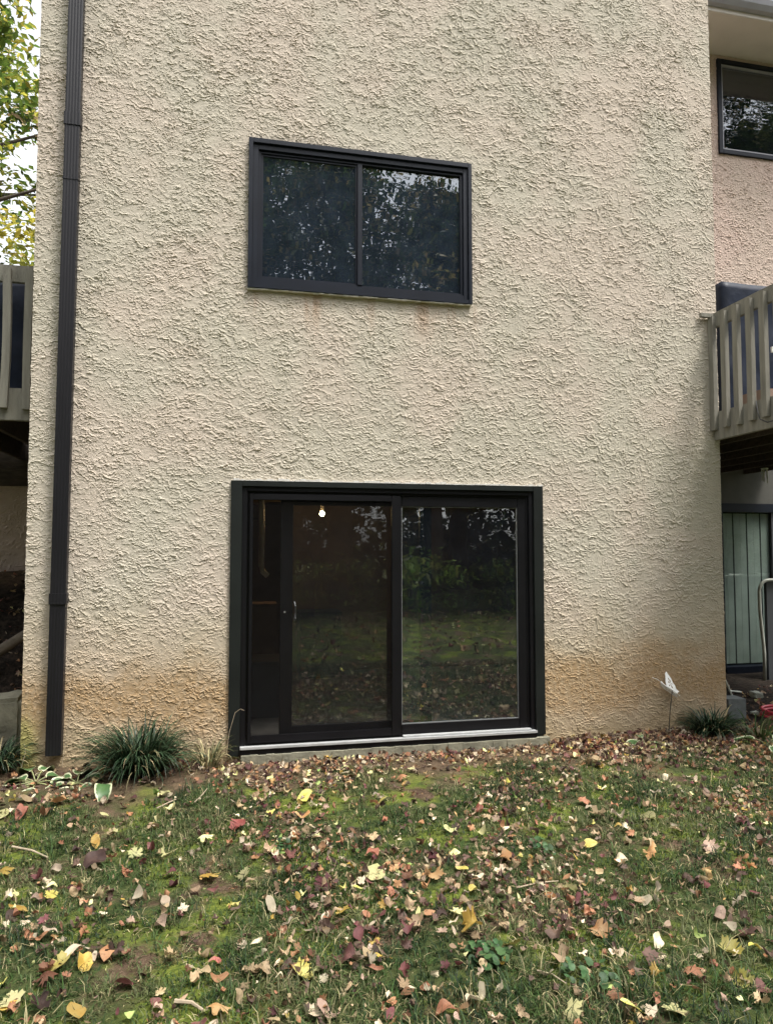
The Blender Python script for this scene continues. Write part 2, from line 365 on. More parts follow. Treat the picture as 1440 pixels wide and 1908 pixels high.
# ------------------------------------------------------------------ stucco relief
def stucco_h(X, Z, seed=0, S=1.0):
    wx = X + .040 * fbm(X * 5, Z * 5, seed + 1, 2) + .008 * gnoise(X * 32, Z * 32, seed + 4)
    wz = Z + .030 * fbm(X * 6, Z * 6, seed + 2, 2) + .008 * gnoise(X * 34, Z * 34, seed + 5)
    h = 0
    sw = .10 * gnoise(X * 1.3, Z * 1.3, seed + 6) + .05 * gnoise(X * 2.9, Z * 2.9, seed + 7)      # sweep of the trowel
    jx, jz = .006 * gnoise(X * 75, Z * 75, seed + 8), .007 * gnoise(X * 60, Z * 70, seed + 9)
    for k, (fx, fz, a, b, amp) in enumerate(((7.5, 12, 15, 1.7, 1.0), (13, 19, 22, 1.6, .9), (22, 31, 34, 1.5, .6))):
        n = gnoise(wx * fx, wz * fz, seed + 10 + 7 * k) + .6 * gnoise(wx * fx * 2.2, wz * fz * 2.2, seed + 12 + 7 * k) + .3 * gnoise(wx * fx * 4.5, wz * fz * 4.5, seed + 13 + 7 * k)
        s = (wz + jz + sw * (1, -.8, .5)[k] + (.34, .16, .02)[k] * (wx + jx)) * a + n * b
        c = np.floor(s); f = s - c
        prof = np.where(f < .94, (1 - f / .94) ** (2.6 + k * .3), (f - .94) / .06)      # lip at the lower edge, feathering upward
        m0 = gnoise(wx * 7.5 + 9 * k + c * 3.7, wz * 8 + c * 1.3, seed + 30 + k) + .55 * gnoise(wx * 17 + c * 5.1, wz * 20, seed + 34 + k)   # every lip has its own broken run
        h = h + amp * prof * smooth(-.14, .22, m0)
    h = h + .26 * fbm(X * 34, Z * 40, seed + 80, 2) + .5 * gnoise(X * 2.2, Z * 2.2, seed + 88)
    return S * h * (.80 + .30 * smooth(-.35, .3, gnoise(X * 1.7 + 4, Z * 1.9, seed + 95) + .4 * gnoise(X * 5, Z * 5, seed + 96)))

def stucco_panel(name, x0, x1, z0, z1, y, step, m, parent, holes=(), seed=0, depth=.0085, edge=0.0):
    nx = int(round((x1 - x0) / step)) + 1; nz = int(round((z1 - z0) / step)) + 1
    xs = np.linspace(x0, x1, nx); zs = np.linspace(z0, z1, nz)
    for a, b, c, d in holes:                                   # snap grid lines to the openings
        for arr, vals in ((xs, (a, b)), (zs, (c, d))):
            for v in vals: arr[np.argmin(abs(arr - v))] = v
    X, Z = np.meshgrid(xs, zs); H = stucco_h(X, Z, seed) * depth
    Y = y - H
    if edge:                                                   # slightly wavering arris
        X = X + np.where(X <= x0 + 1e-6, .006 * gnoise(Z * 9, Z * 0 + 3, seed + 90), 0) + np.where(X >= x1 - 1e-6, .006 * gnoise(Z * 9, Z * 0 + 8, seed + 91), 0)
    V = np.stack([X, Y, Z], -1).reshape(-1, 3)
    i = np.arange(nx * nz).reshape(nz, nx)
    Q = np.stack([i[:-1, :-1], i[:-1, 1:], i[1:, 1:], i[1:, :-1]], -1)
    keep = np.ones(Q.shape[:2], bool); cx = (xs[:-1] + xs[1:]) / 2; cz = (zs[:-1] + zs[1:]) / 2
    CX, CZ = np.meshgrid(cx, cz)
    for a, b, c, d in holes: keep &= ~((CX > a) & (CX < b) & (CZ > c) & (CZ < d))
    me = np_mesh(name, V, Q[keep], mats=[m], smoothed=False)
    return link(name, me, parent)

# ------------------------------------------------------------------ ground
def axis(lo, hi, a, b, fine, grow=1.16):
    v = list(np.arange(a, b, fine)); s = fine
    while v[-1] < hi: s *= grow; v.append(v[-1] + s)
    s = fine
    while v[0] > lo: s *= grow; v.insert(0, v[0] - s)
    return np.array(v)
gx = axis(-90, 90, -3.2, 6.2, .035); gy = axis(-90, 90, -4.2, 3.4, .035)
GX, GY = np.meshgrid(gx, gy); GZ = ground_z(GX, GY) + .006 * fbm(GX * 14, GY * 14, 55, 3) * ((abs(GX) < 8) & (abs(GY) < 6))
idx = np.arange(GX.size).reshape(GX.shape)
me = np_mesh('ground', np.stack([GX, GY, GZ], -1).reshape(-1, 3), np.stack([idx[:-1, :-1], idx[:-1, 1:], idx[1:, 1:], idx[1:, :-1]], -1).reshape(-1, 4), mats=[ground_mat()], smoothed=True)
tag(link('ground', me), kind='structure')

# ------------------------------------------------------------------ the townhouse
XL, XR = -1.5426, 4.3574
WIN = (.0497, 1.9461, 3.6799, 4.9276)
DOR = (-.0607, 2.5778, .0, 2.12)
house = empty('townhouse', (0, 0, 0), 'beige stucco townhouse with a black sliding door below a dark window', 'house')
wall = stucco_panel('wall', XL, XR, -.25, 7.0, 0, .0050, M['stucco'], house,
                    [(WIN[0] + .02, WIN[1] - .02, WIN[2] + .02, WIN[3] - .02), (DOR[0] + .02, DOR[1] - .02, -.02, DOR[3] - .02)], 3, .0060, edge=1)
b = MB()
b.box(XL + .004, XL + .2, .012, 7.5, -.25, 8.75); b.box(XR - .2, XR - .004, .012, 7.5, -.25, 8.75)
b.box(XL + .2, XR - .2, 7.3, 7.5, -.25, 8.75); b.box(XL + .2, XR - .2, .0, .2, 7.002, 8.75)
b.build('side_wall', M['stucco'], house)
b = MB(); b.box(XL - .05, XR + .05, -.05, 7.6, 8.753, 8.95); b.build('roof', M['roof'], house)
# reveal and wall core around the openings
b = MB()
def core(x0, x1, z0, z1): b.box(x0, x1, .03, .19, z0, z1)
core(XL + .2, WIN[0], 2.9, 6.75); core(WIN[1], XR - .2, 2.9, 6.75); core(WIN[0], WIN[1], 2.9, WIN[2]); core(WIN[0], WIN[1], WIN[3], 6.75)
core(XL + .2, DOR[0], -.25, 2.9); core(DOR[1], XR - .2, -.25, 2.9); core(DOR[0], DOR[1], DOR[3], 2.9); core(DOR[0], DOR[1], -.25, -.0)
b.build('wall_core', M['plasterboard'], house)

# upper window
x0, x1, z0, z1 = WIN
b = MB(); b.frame(x0, x1, z0, z1, .034, .032, .036, .040, -.04, .05)
win = b.build('window', M['blue_black'], house, .003)
b = MB(); b.frame(x0 + .034, x1 - .032, z0 + .036, z1 - .040, .044, .041, .043, .046, -.022, .05); b.build('frame', M['blue_black'], win, .003)
b = MB(); b.frame(x0 + .078, x1 - .073, z0 + .079, z1 - .086, .022, .022, .02, .022, -.004, .05); b.build('inner_frame', M['blue_black'], win, .002)
mx = .968
b = MB(); b.box(mx - .02, mx + .02, -.012, .03, z0 + .099, z1 - .108); b.build('mullion', M['blue_black'], win, .003)
b = MB(); b.frame(x0 + .1, mx - .02, z0 + .099, z1 - .108, .018, .016, .018, .018, .006, .03); b.build('sash', M['blue_black'], win, .002)
b = MB(); b.box(x0 + .11, mx - .03, .014, .019, z0 + .11, z1 - .12); b.build('pane', M['glass_up'], win)
b = MB(); b.box(mx + .02, x1 - .095, .018, .023, z0 + .099, z1 - .108); b.build('pane', M['glass_up'], win)
rs = np.random.RandomState(5)
b = MB()
for k in range(46):
    xx = x0 - .004 + (x1 - x0) * k / 46; b.box(xx, xx + (x1 - x0) / 46, -.030 - .006 * rs.rand(), .0, z0 - .005 - .005 * rs.rand(), z0 - .001)
b.build('caulk_bead', M['caulk'], win)
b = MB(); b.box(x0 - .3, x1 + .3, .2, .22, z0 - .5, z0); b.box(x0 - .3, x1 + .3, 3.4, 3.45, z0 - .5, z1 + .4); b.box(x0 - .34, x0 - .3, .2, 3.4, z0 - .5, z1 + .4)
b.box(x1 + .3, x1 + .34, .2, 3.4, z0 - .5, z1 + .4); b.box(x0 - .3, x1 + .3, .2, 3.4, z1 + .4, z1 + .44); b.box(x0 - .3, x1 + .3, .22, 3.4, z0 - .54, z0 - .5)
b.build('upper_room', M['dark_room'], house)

# sliding door with insect screen; its inner panel stands a hand's width open
x0, x1, z0, z1 = DOR
b = MB(); b.box(x0, x0 + .088, -.028, .06, -.03, z1); b.box(x1 - .088, x1, -.028, .06, -.0, z1); b.box(x0 + .088, x1 - .088, -.028, .06, z1 - .045, z1)
door = b.build('sliding_door', M['black_flat'], house, .003)
b = MB(); b.frame(x0 + .088, x1 - .088, .02, z1 - .045, .04, .04, .03, .038, -.012, .13); b.build('frame', M['black'], door, .003)
b = MB(); b.frame(x0 + .128, x1 - .128, .05, z1 - .083, .018, .022, .015, .018, .006, .13); b.build('inner_frame', M['black'], door, .002)
b = MB(); b.frame(.085, 1.312, .062, 2.018, .028, .075, .058, .05, -.020, .004); sc = b.build('screen_frame', M['black'], door, .004)
b = MB(); b.box(.112, 1.238, -.010, -.008, .118, 1.97); b.build('screen_mesh', M['screen'], door)
b = MB(); b.frame(1.302, 2.432, .066, 2.018, .026, .078, .072, .085, .010, .05); b.build('fixed_panel', M['black'], door, .004)
b = MB(); b.frame(1.328, 2.354, .138, 1.933, .006, .006, .006, .006, .018, .04); b.build('glazing_bead', M['alu_dark'], door)
b = MB(); b.box(1.334, 2.348, .026, .032, .144, 1.927); b.build('pane', M['glass'], door)
b = MB(); b.frame(.335, 1.60, .072, 2.02, .10, .10, .085, .085, .066, .108); sp_ = b.build('sliding_panel', M['black'], door, .004)
b = MB(); b.box(.435, 1.50, .084, .090, .157, 1.935); b.build('pane', M['glass'], door)
b = MB(); b.tube([(.45, .06, 1.0), (.455, .035, 1.02), (.455, .03, 1.12), (.45, .06, 1.15)], .007); b.build('handle', M['alu_dark'], door)
b = MB(); b.tube([(.372, .067, 1.07), (.372, .058, 1.07)], .008); b.build('lock', M['alu'], door)
b = MB(); b.box(x0 + .09, x1 - .09, -.055, .0, .030, .044); b.box(x0 + .09, x1 - .09, -.06, -.0535, .026, .046); b.box(1.33, x1 - .13, -.035, .005, .046, .058); b.build('threshold_track', M['alu'], door, .002)
b = MB(); b.box(x0 + .09, x1 - .09, -.048, .02, -.012, .0285); b.build('sill_nosing', M['black'], door)
b = MB()
for k in range(60):
    xx = x0 + .02 + (x1 - x0) * k / 60.5; b.box(xx, xx + (x1 - x0) / 60.5, -.020 - .012 * rs.rand(), .0, z1 + .0005, z1 + .006 + .016 * rs.rand() ** 2)
b.build('caulk_bead', M['caulk'], door)
sv = []; b = MB()
nseg = 40
for k in range(nseg):
    a = x0 + .10 + (x1 + .02 - x0 - .10) * k / nseg; c = x0 + .10 + (x1 + .02 - x0 - .10) * (k + 1) / nseg
    b.box(a, c, -.062 - .012 * rs.rand(), .02, -.22, -.014 - .006 * rs.rand())
b.build('concrete_sill', M['concrete'], house)

# basement room behind the door
b = MB(); b.box(-1.2, 3.9, .2, 4.6, -.02, .012); b.build('basement_floor', M['slab'], house)
b = MB(); b.box(-1.2, 3.9, 3.4, 3.5, .012, 2.35); b.box(-1.3, -1.2, .2, 4.7, .012, 2.35); b.box(3.9, 4.0, .2, 4.7, .012, 2.35); b.box(.55, .62, 2.6, 3.4, .012, 2.35); b.build('basement_wall', M['plasterboard'], house)
b = MB(); b.box(-1.2, 3.9, .2, 4.6, 2.35, 2.4)
for k in range(8): b.box(-1.2, 3.9, .55 + .5 * k, .59 + .5 * k, 2.13, 2.348)
b.build('basement_ceiling', M['deck_dark'], house)

# downspout
def spout(z0, z1, dx0, dx1, w, name, parent, prot=.075):
    n = 5; xs = np.linspace(-w / 2, w / 2, 2 * n + 1); prof = [(-w / 2, -.012)]
    for i, xx in enumerate(xs): prof.append((xx, -prot - (.0025 if i % 2 else 0)))
    prof += [(w / 2, -.012)]
    b = MB(); m = len(prof)
    b.add([(p[0] + dx0, p[1], z0) for p in prof] + [(p[0] + dx1, p[1], z1) for p in prof],
          [tuple(range(m))[::-1], tuple(range(m, 2 * m))] + [(i, (i + 1) % m, m + (i + 1) % m, m + i) for i in range(m)])
    return b.build(name, M['spout'], parent)
ds = spout(.07, 8.7, -1.303, -1.262, .108, 'downspout', house)
spout(4.83, 4.93, -1.2805, -1.280, .120, 'coupling', ds, .081)
spout(4.40, 4.42, -1.2825, -1.2825, .114, 'coupling', ds, .079)
spout(1.17, 1.25, -1.2975, -1.297, .122, 'coupling', ds, .082)

# things inside the basement
bulb = empty('light_bulb', (.90, 2.0, 1.97), 'glowing bare bulb under the basement ceiling behind the left glass', 'light bulb')
em = bpy.data.materials.new('lit_bulb'); em.use_nodes = True; pb = em.node_tree.nodes['Principled BSDF']
pb.inputs['Emission Color'].default_value = (1, .66, .28, 1); pb.inputs['Emission Strength'].default_value = 110
bm = bmesh.new(); bmesh.ops.create_uvsphere(bm, u_segments=16, v_segments=10, radius=.027); me = bpy.data.meshes.new('glass_bulb'); bm.to_mesh(me); bm.free(); me.materials.append(em)
for p in me.polygons: p.use_smooth = True
link('glass_bulb', me, bulb)
b = MB(); b.tube([(0, 0, .03), (0, 0, .09)], .018); b.tube([(0, 0, .09), (0, 0, .15)], .04); b.build('socket', M['pvc'], bulb)
b = MB(); b.tube([(.20, .9, 2.2), (.205, .9, 2.0), (.21, .9, 1.75), (.21, .9, 1.42), (.225, .9, 1.37), (.27, .9, 1.33)], .027, 10)
tag(b.build('drain_pipe', M['pvc'], None, smooth_=True), 'pale plastic drain pipe with a bend hanging behind the narrow left opening', 'pipe')
b = MB(); b.tube([(-.1, 1.1, 1.86), (.2, 1.1, 1.86), (.27, 1.1, 1.80)], .012); 
tag(b.build('copper_pipe', M['log'], None), 'thin copper water line crossing behind the pale drain pipe', 'pipe')
def carton(name, x0, x1, y0, y1, z0, z1, m, label, cat):
    r = empty(name, ((x0 + x1) / 2, (y0 + y1) / 2, z0), label, cat); hx, hy, h = (x1 - x0) / 2, (y1 - y0) / 2, z1 - z0
    b = MB(); b.box(-hx, hx, -hy, hy, 0, h); b.build('body', m, r, .006)
    b = MB(); b.box(-hx - .008, hx + .008, -hy - .008, hy + .008, h + .001, h + .03); b.build('lid', m, r, .004); return r
carton('storage_bin', .0, .42, 1.0, 1.5, .012, .50, M['grey_panel'], 'dark storage bin on the basement floor behind the narrow left opening', 'bin')
carton('storage_bin', .75, 1.25, 2.9, 3.4, .012, .78, M['black_board'], 'tall dark storage bin deep in the basement under the bulb', 'bin')
carton('storage_bin', .05, .40, 1.75, 2.1, .012, .98, M['plasterboard'], 'brown box standing beyond the dark bin near the pale pipe', 'box')

# ------------------------------------------------------------------ right neighbour, set back
nb = empty('neighbouring_townhouse', (6.4, 2.5, 0), 'set back pinkish stucco house behind the right deck, with tinted window', 'house')
def loc(o): o.location = (-6.4, -2.5, 0); return o      # children are modelled in world coordinates
YB = 2.5
UW = (6.40, 8.05, 7.02, 8.37)         # upper window
LD = (6.24, 8.2, .0, 2.19)            # patio door opening
loc(stucco_panel('wall', 4.36, 8.6, 2.762, 8.435, YB, .011, M['stucco_pink'], nb, [(UW[0] + .03, UW[1] - .03, UW[2] + .03, UW[3] - .03)], 21, .010))
b = MB(); b.box(4.36, LD[0], YB, YB + .2, -.2, 2.76); b.box(LD[1], 8.6, YB, YB + .2, -.2, 2.76); b.box(LD[0], LD[1], YB, YB + .2, 2.192, 2.76); loc(b.build('lower_wall', mat('shaded_wall_tone', (.085, .083, .072), .85, var=.15, scale=4), nb))  # wall below the deck: its shade is put into a dark olive colour
b = MB(); b.box(4.5, UW[0], YB + .03, YB + .2, 2.762, 8.43); b.box(UW[1], 8.6, YB + .03, YB + .2, 2.762, 8.43); b.box(UW[0], UW[1], YB + .03, YB + .2, 2.762, UW[2]); b.box(UW[0], UW[1], YB + .03, YB + .2, UW[3], 8.43)
b.box(4.4, 8.6, 6.8, 7.0, -.2, 8.43); b.box(8.4, 8.6, YB + .2, 6.8, -.2, 8.43); b.box(4.4, 8.4, YB + .2, 6.8, 4.9, 5.0); b.box(4.4, 8.4, YB + .2, 6.8, 8.25, 8.4); b.box(4.38, 4.5, YB + .2, 6.8, 5.0, 8.25); b.box(4.5, 8.4, 3.6, 3.7, 5.0, 8.25); loc(b.build('wall_core', M['dark_room'], nb))
b = MB(); b.frame(*UW, .06, .06, .06, .06, YB - .035, YB + .05); uw = loc(b.build('window', M['blue_black'], nb, .004))
b = MB(); b.frame(UW[0] + .06, UW[1] - .06, UW[2] + .06, UW[3] - .06, .03, .03, .03, .03, YB - .012, YB + .05); b.build('sash', M['fascia'], uw, .003)
b = MB(); b.box(UW[0] + .09, UW[1] - .09, YB + .01, YB + .016, UW[2] + .09, UW[3] - .09); b.build('pane', M['glass_far'], uw)
b = MB(); b.box(4.36, 8.9, 1.85, YB + .3, 8.44, 8.47); loc(b.build('soffit', M['soffit'], nb))
b = MB()
b.box(4.36, 8.9, 1.80, 1.848, 8.42, 8.56); loc(b.build('fascia', M['soffit'], nb, .006))
b = MB(); b.prism([(1.68, 8.60), (1.70, 8.54), (1.74, 8.49), (1.797, 8.48), (1.797, 8.60)], 0, 4.36, 8.9); loc(b.build('gutter', M['fascia'], nb))
b = MB(); b.prism([(1.74, 8.61), (6.9, 9.6), (6.9, 9.5), (1.85, 8.565)], 0, 4.36, 8.9); loc(b.build('roof', M['roof'], nb))
# patio door with pale vertical blinds behind green-tinted glass
b = MB(); b.box(LD[0], LD[1], YB - .04, YB + .1, 2.075, 2.19); b.box(LD[0], LD[0] + .05, YB - .04, YB + .1, .0, 2.075); b.box(LD[1] - .05, LD[1], YB - .04, YB + .1, .0, 2.075); b.box(LD[0] + .05, LD[1] - .05, YB - .04, YB + .1, -.09, .03)
pd = loc(b.build('patio_door', M['blue_black'], nb, .003))
b = MB(); b.box(LD[0] + .05, LD[1] - .05, YB + .02, YB + .026, .03, 2.075); b.build('pane', glass_mat('patio_glass', 1.7, (.93, .97, .95), .003, 3), pd)
b = MB(); b.box(7.06, 7.12, YB - .01, YB + .06, .031, 2.07); b.build('stile', M['grey_panel'], pd)
b = MB()
for k in range(17):
    xx = LD[0] + .06 + k * .105; b.box(xx, xx + .094, YB + .04 + .010 * (k % 2), YB + .045 + .010 * (k % 2), .06, 2.06)
b.build('vertical_blind', M['blind'], pd)
b = MB(); b.box(LD[0] - .3, LD[1] + .2, YB - .9, YB - .045, -.3, -.10); tag(b.build('patio', M['concrete']), kind='structure')

# ------------------------------------------------------------------ decks
def deck(name, label, x0, x1, y0, y1, zb, zt, side, parent=None):
    """side 'left': railing along x = x0, running in y; side 'front': railing along y = y0, running in x"""
    d = empty(name, (x0, y0, zb), label, 'deck'); off = (-x0, -y0, -zb)
    def L(o): o.location = off; return o
    b = MB()
    if side == 'left': b.box(x0, x0 + .04, y0, -.012, zb, zb + .26)
    b.box(x0 + (.0405 if side == 'left' else 0), x1, y0, y0 + .04, zb, zb + .26); L(b.build('rim_board', M['deck'], d, .004))
    b = MB()
    n = int((y1 - y0 - .05) / .145)
    for k in range(n): b.box(x0 + (.042 if y0 + .045 + k * .145 + .145 < -.012 or side != 'left' else .07), x1, y0 + .045 + k * .145, y0 + .045 + k * .145 + .1435, zb + .20, zb + .225)
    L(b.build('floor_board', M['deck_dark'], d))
    b = MB()
    for k in range(int((x1 - x0) / .42)): b.box(x0 + .25 + .42 * k, x0 + .29 + .42 * k, y0 + .045, y1, zb + .01, zb + .198)
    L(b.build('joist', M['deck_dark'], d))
    b = MB()
    if side == 'left': b.box(x0, x0 + .038, y0 + .04, -.012, zt - .14, zt)
    b.box(x0 + (.0 if side == 'left' else 0), x1, y0, y0 + .038, zt - .14, zt); L(b.build('top_rail', M['deck'], d, .004))
    rr = np.random.RandomState(int(abs(x0) * 100))
    def slat(cx, cy, wx, wy, lean=0.0):
        z0_, z1_ = zb + .085 + .01 * rr.rand(), zt - .045 + .008 * rr.rand()
        b = MB(); hx, hy = wx / 2, wy / 2
        n = 6; vs = []
        for i in range(n + 1):
            t = i / n; zz = z0_ + (z1_ - z0_) * t; bow = lean * math.sin(math.pi * t)
            vs += [(-hx + bow * (side != 'left'), -hy + bow * (side == 'left'), zz), (hx + bow * (side != 'left'), -hy + bow * (side == 'left'), zz), (hx + bow * (side != 'left'), hy + bow * (side == 'left'), zz + (0)), (-hx + bow * (side != 'left'), hy + bow * (side == 'left'), zz)]
        fs = [(3, 2, 1, 0), tuple(range(4 * n, 4 * n + 4))]
        for i in range(n):
            for j in range(4): fs.append((i * 4 + j, i * 4 + (j + 1) % 4, (i + 1) * 4 + (j + 1) % 4, (i + 1) * 4 + j))
        b.add([(v[0] + cx, v[1] + cy, v[2]) for v in vs], fs); L(b.build('baluster', M['deck'], d))
    return d, slat, L
# right deck: its side rail starts at the corner of the big wall and comes towards the viewer
rd, slat, L = deck('wooden_deck', 'grey wooden deck with slatted railing in front of the wall corner, right', 4.295, 7.05, -1.5, 2.49, 2.58, 3.77, 'left')  # unseen right end stops short so that light reaches the patio door
for k in range(15):
    yy = -.045 - .160 * k
    if yy > -1.48: slat(4.295 - .021, yy, .04, .062, random.uniform(-.006, .006))
for k in range(15): slat(4.385 + .185 * k, -1.5 - .021, .062, .04)
b = MB(); b.box(4.337, 4.425, -1.455, -1.36, -.2, 2.60); L(b.build('post', M['deck'], rd, .004))
b = MB(); b.box(6.9, 6.99, -1.455, -1.36, -.2, 2.60); L(b.build('post', M['deck'], rd, .004))
b = MB(); b.box(4.16, 4.294, -.05, -.02, 3.725, 3.765); L(b.build('rail_end', M['deck'], rd, .003))
# left deck
ld, slat, L = deck('wooden_deck', 'grey wooden deck with slatted railing left of the downspout, under the maple', -4.4, -1.56, .35, 3.1, 2.60, 3.86, 'front')
for k in range(16): slat(-1.66 - .168 * k, .35 - .021, .058, .04, .012 if k % 2 else -.004)
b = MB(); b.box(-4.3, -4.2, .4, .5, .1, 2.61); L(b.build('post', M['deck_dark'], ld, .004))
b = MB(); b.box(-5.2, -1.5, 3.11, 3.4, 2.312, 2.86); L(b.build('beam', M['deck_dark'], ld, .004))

def tarp_block(name, label, x0, x1, y0, y1, z0, z1, seed, peak=.0):
    n = 22; V = []; Q = []
    # draped box: subdivided cube pushed by folds radiating from the top corners
    bm = bmesh.new(); bmesh.ops.create_cube(bm, size=1); bmesh.ops.subdivide_edges(bm, edges=bm.edges[:], cuts=n, use_grid_fill=True)
    P = np.array([v.co[:] for v in bm.verts]); 
    fold = .035 * np.abs(gnoise(np.arctan2(P[:, 1], P[:, 0]) * 4 + P[:, 2] * 1.5, P[:, 2] * 2, seed)) + .02 * gnoise(P[:, 0] * 6, P[:, 2] * 5 + P[:, 1] * 4, seed + 1)
    flare = 1 + .06 * (.5 - P[:, 2])
    out_ = np.stack([P[:, 0] * (x1 - x0) * flare, P[:, 1] * (y1 - y0) * flare, (P[:, 2] + .5) * (z1 - z0)], -1)
    nrm = P / (np.linalg.norm(P, axis=1, keepdims=True) + 1e-6); nrm[:, 2] *= .3
    out_ += nrm * fold[:, None]
    out_[:, 2] += np.where(P[:, 2] > .4, peak * (P[:, 0] * -1 + .5) * (z1 - z0), 0)
    out_[:, 2] = np.maximum(out_[:, 2], 0.0)
    for v, c in zip(bm.verts, out_): v.co = c
    me = bpy.data.meshes.new(name); bm.to_mesh(me); bm.free(); me.materials.append(M['tarp'])
    for p in me.polygons: p.use_smooth = True
    o = link(name, me); o.location = ((x0 + x1) / 2, (y0 + y1) / 2, z0); return tag(o, label, 'cover')
tarp_block('tarp_cover', 'navy tarp draped over bulky furniture behind the right deck railing', 4.70, 6.9, .35, 1.7, 2.81, 4.20, 40, .04)
tarp_block('tarp_cover', 'shiny navy tarp bundle behind the left deck railing', -3.6, -1.62, .62, 1.6, 2.83, 3.82, 44)
b = MB(); b.box(4.50, 4.56, -.52, -.50, 3.28, 3.33); tag(b.build('care_label', M['white'], None, .001), 'small white label showing between slats of the right deck', 'label')
b = MB(); b.box(4.50, 4.62, -.42, -.1, 2.81, 2.99); tag(b.build('planter_box', M['plasterboard'], None, .01), 'brown planter box on the right deck floor behind the slats', 'planter')
b = MB(); b.tube([(4.28, -.57, 2.83), (4.265, -.60, 2.74), (4.245, -.65, 2.66), (4.245, -.73, 2.62), (4.245, -.87, 2.62), (4.245, -1.2, 2.68)], .005, 6)
tag(b.build('cable', M['cable'], None), 'thin dark cable drooping across the right deck rim board', 'cable')
wc = empty('wind_chime', (5.35, .6, 2.56), 'small wind chime hanging beneath the right deck', 'wind chime')
b = MB(); b.tube([(0, 0, 0), (0, 0, -.14)], .003, 5); b.build('string', M['cable'], wc)
b = MB(); b.tube([(0, 0, -.14), (0, 0, -.15)], .035, 10); b.build('disc', M['rim'], wc)
for k in range(5):
    a = k * 1.256; b = MB(); b.tube([(.026 * math.cos(a), .026 * math.sin(a), -.152), (.026 * math.cos(a), .026 * math.sin(a), -.25 - .012 * k)], .005, 6); b.build('tube', M['rim'], wc)

# ------------------------------------------------------------------ low wall, stones and log on the left slope
lw = stucco_panel('stucco_wall', -5.2, -1.5, .9, 2.31, 3.12, .014, M['stucco_pink'], None, (), 70, .010)
tag(lw, 'pinkish stucco wall far back beneath the left deck, above the slope', 'wall')
b = MB(); b.box(-5.2, -1.5, 3.135, 3.4, .6, 2.31); b.build('wall_core', M['stucco_pink'], lw)
def stone(name, label, cat, c, size, m, seed, cuts=5, rough=.1, rot=0):
    bm = bmesh.new(); bmesh.ops.create_cube(bm, size=1); bmesh.ops.bevel(bm, geom=bm.edges[:], offset=.08, segments=2, affect='EDGES')
    bmesh.ops.subdivide_edges(bm, edges=bm.edges[:], cuts=cuts, use_grid_fill=True)
    P = np.array([v.co[:] for v in bm.verts]); d = rough * fbm(P[:, 0] * 3 + P[:, 2], P[:, 1] * 3 + P[:, 2] * 2, seed, 3)
    for v, k in zip(bm.verts, d): v.co = Vector(v.co) * (1 + k); v.co = Vector((v.co.x * size[0], v.co.y * size[1], v.co.z * size[2]))
    me = bpy.data.meshes.new(name); bm.to_mesh(me); bm.free(); me.materials.append(m); o = link(name, me); o.location = c; o.rotation_euler = (0, 0, rot)
    return tag(o, label, cat)
stone('stone_block', 'pale weathered stone block at the left edge behind the house corner', 'stone', (-1.90, .62, .18), (.42, .3, .42), M['concrete'], 3, rot=.1)
b = MB(); b.tube([(-2.5, 1.1, .45), (-2.15, 1.25, .62), (-1.9, 1.4, .80), (-1.6, 1.7, 1.02)], .06, 9, .035)
tag(b.build('log', M['log'], None, smooth_=True), 'dead grey branch lying up the dark slope at the left edge', 'log')

# ------------------------------------------------------------------ clutter under the right deck
b = MB()
def cblock():
    r = empty('concrete_block', (4.71, .40, -.08), 'bluish grey concrete block on the ground against the wall corner', 'block')
    b = MB(); b.box(-.1, .1, -.1, .1, 0, .215); b.build('body', M['cblock'], r, .006)
cblock()
r = empty('leaning_board', (4.72, .62, .0), 'black board leaning on the wall corner behind the grey block', 'board')
b = MB(); b.prism([(-.30, .80), (-.26, .80), (.12, -.0), (.07, -.0)], 1, -.15, .25); b.build('board', M['black_board'], r, .004)
b = MB(); b.tube([(-.245, -.155, .80), (.125, -.155, .0)], .008, 6); b.build('edge_strip', M['rim'], r)
ft = empty('folding_table', (6.50, 2.0, -.1), 'folded grey table standing on edge in front of the patio door', 'table')
b = MB(); b.box(.02, 1.2, .0, .045, .02, 1.28); b.build('tabletop', M['grey_panel'], ft, .01)
pts = [(-.06, -.03, .0), (-.055, -.03, .4), (-.10, -.03, .9), (-.10, -.03, 1.15)] + [(-.10 + .14 * (1 - math.cos(t)), -.03, 1.15 + .14 * math.sin(t)) for t in np.linspace(.2, 1.57, 6)] + [(.5, -.03, 1.30), (1.2, -.03, 1.30)]
b = MB(); b.tube(pts, .02, 8); b.build('frame_tube', M['rim'], ft, smooth_=True)
b = MB(); b.tube([(4.58 + .9 * t, .45 + .75 * t + .12 * math.sin(t * 3.1), .16 - .17 * t) for t in np.linspace(0, 1, 9)] + [(5.52, 1.28, -.02), (5.44, 1.36, -.03), (5.2, 1.4, -.04)], .010, 7)
tag(b.build('garden_hose', M['rim'], None, smooth_=True), 'thin pale hose trailing from the grey block onto the patio', 'hose')
b = MB()
cx, cy = 5.19, .22
for rad, zz in ((.22, .0), (.20, .025), (.215, .05)):
    b.tube([(cx + rad * math.cos(t), cy + rad * math.sin(t), gz1(cx, cy) + .02 + zz) for t in np.linspace(0, 2 * math.pi, 40)], .013, 7)
tag(b.build('red_hose', M['red'], None, smooth_=True), 'coiled red garden hose on the ground at the right edge', 'hose')
rs = np.random.RandomState(11)
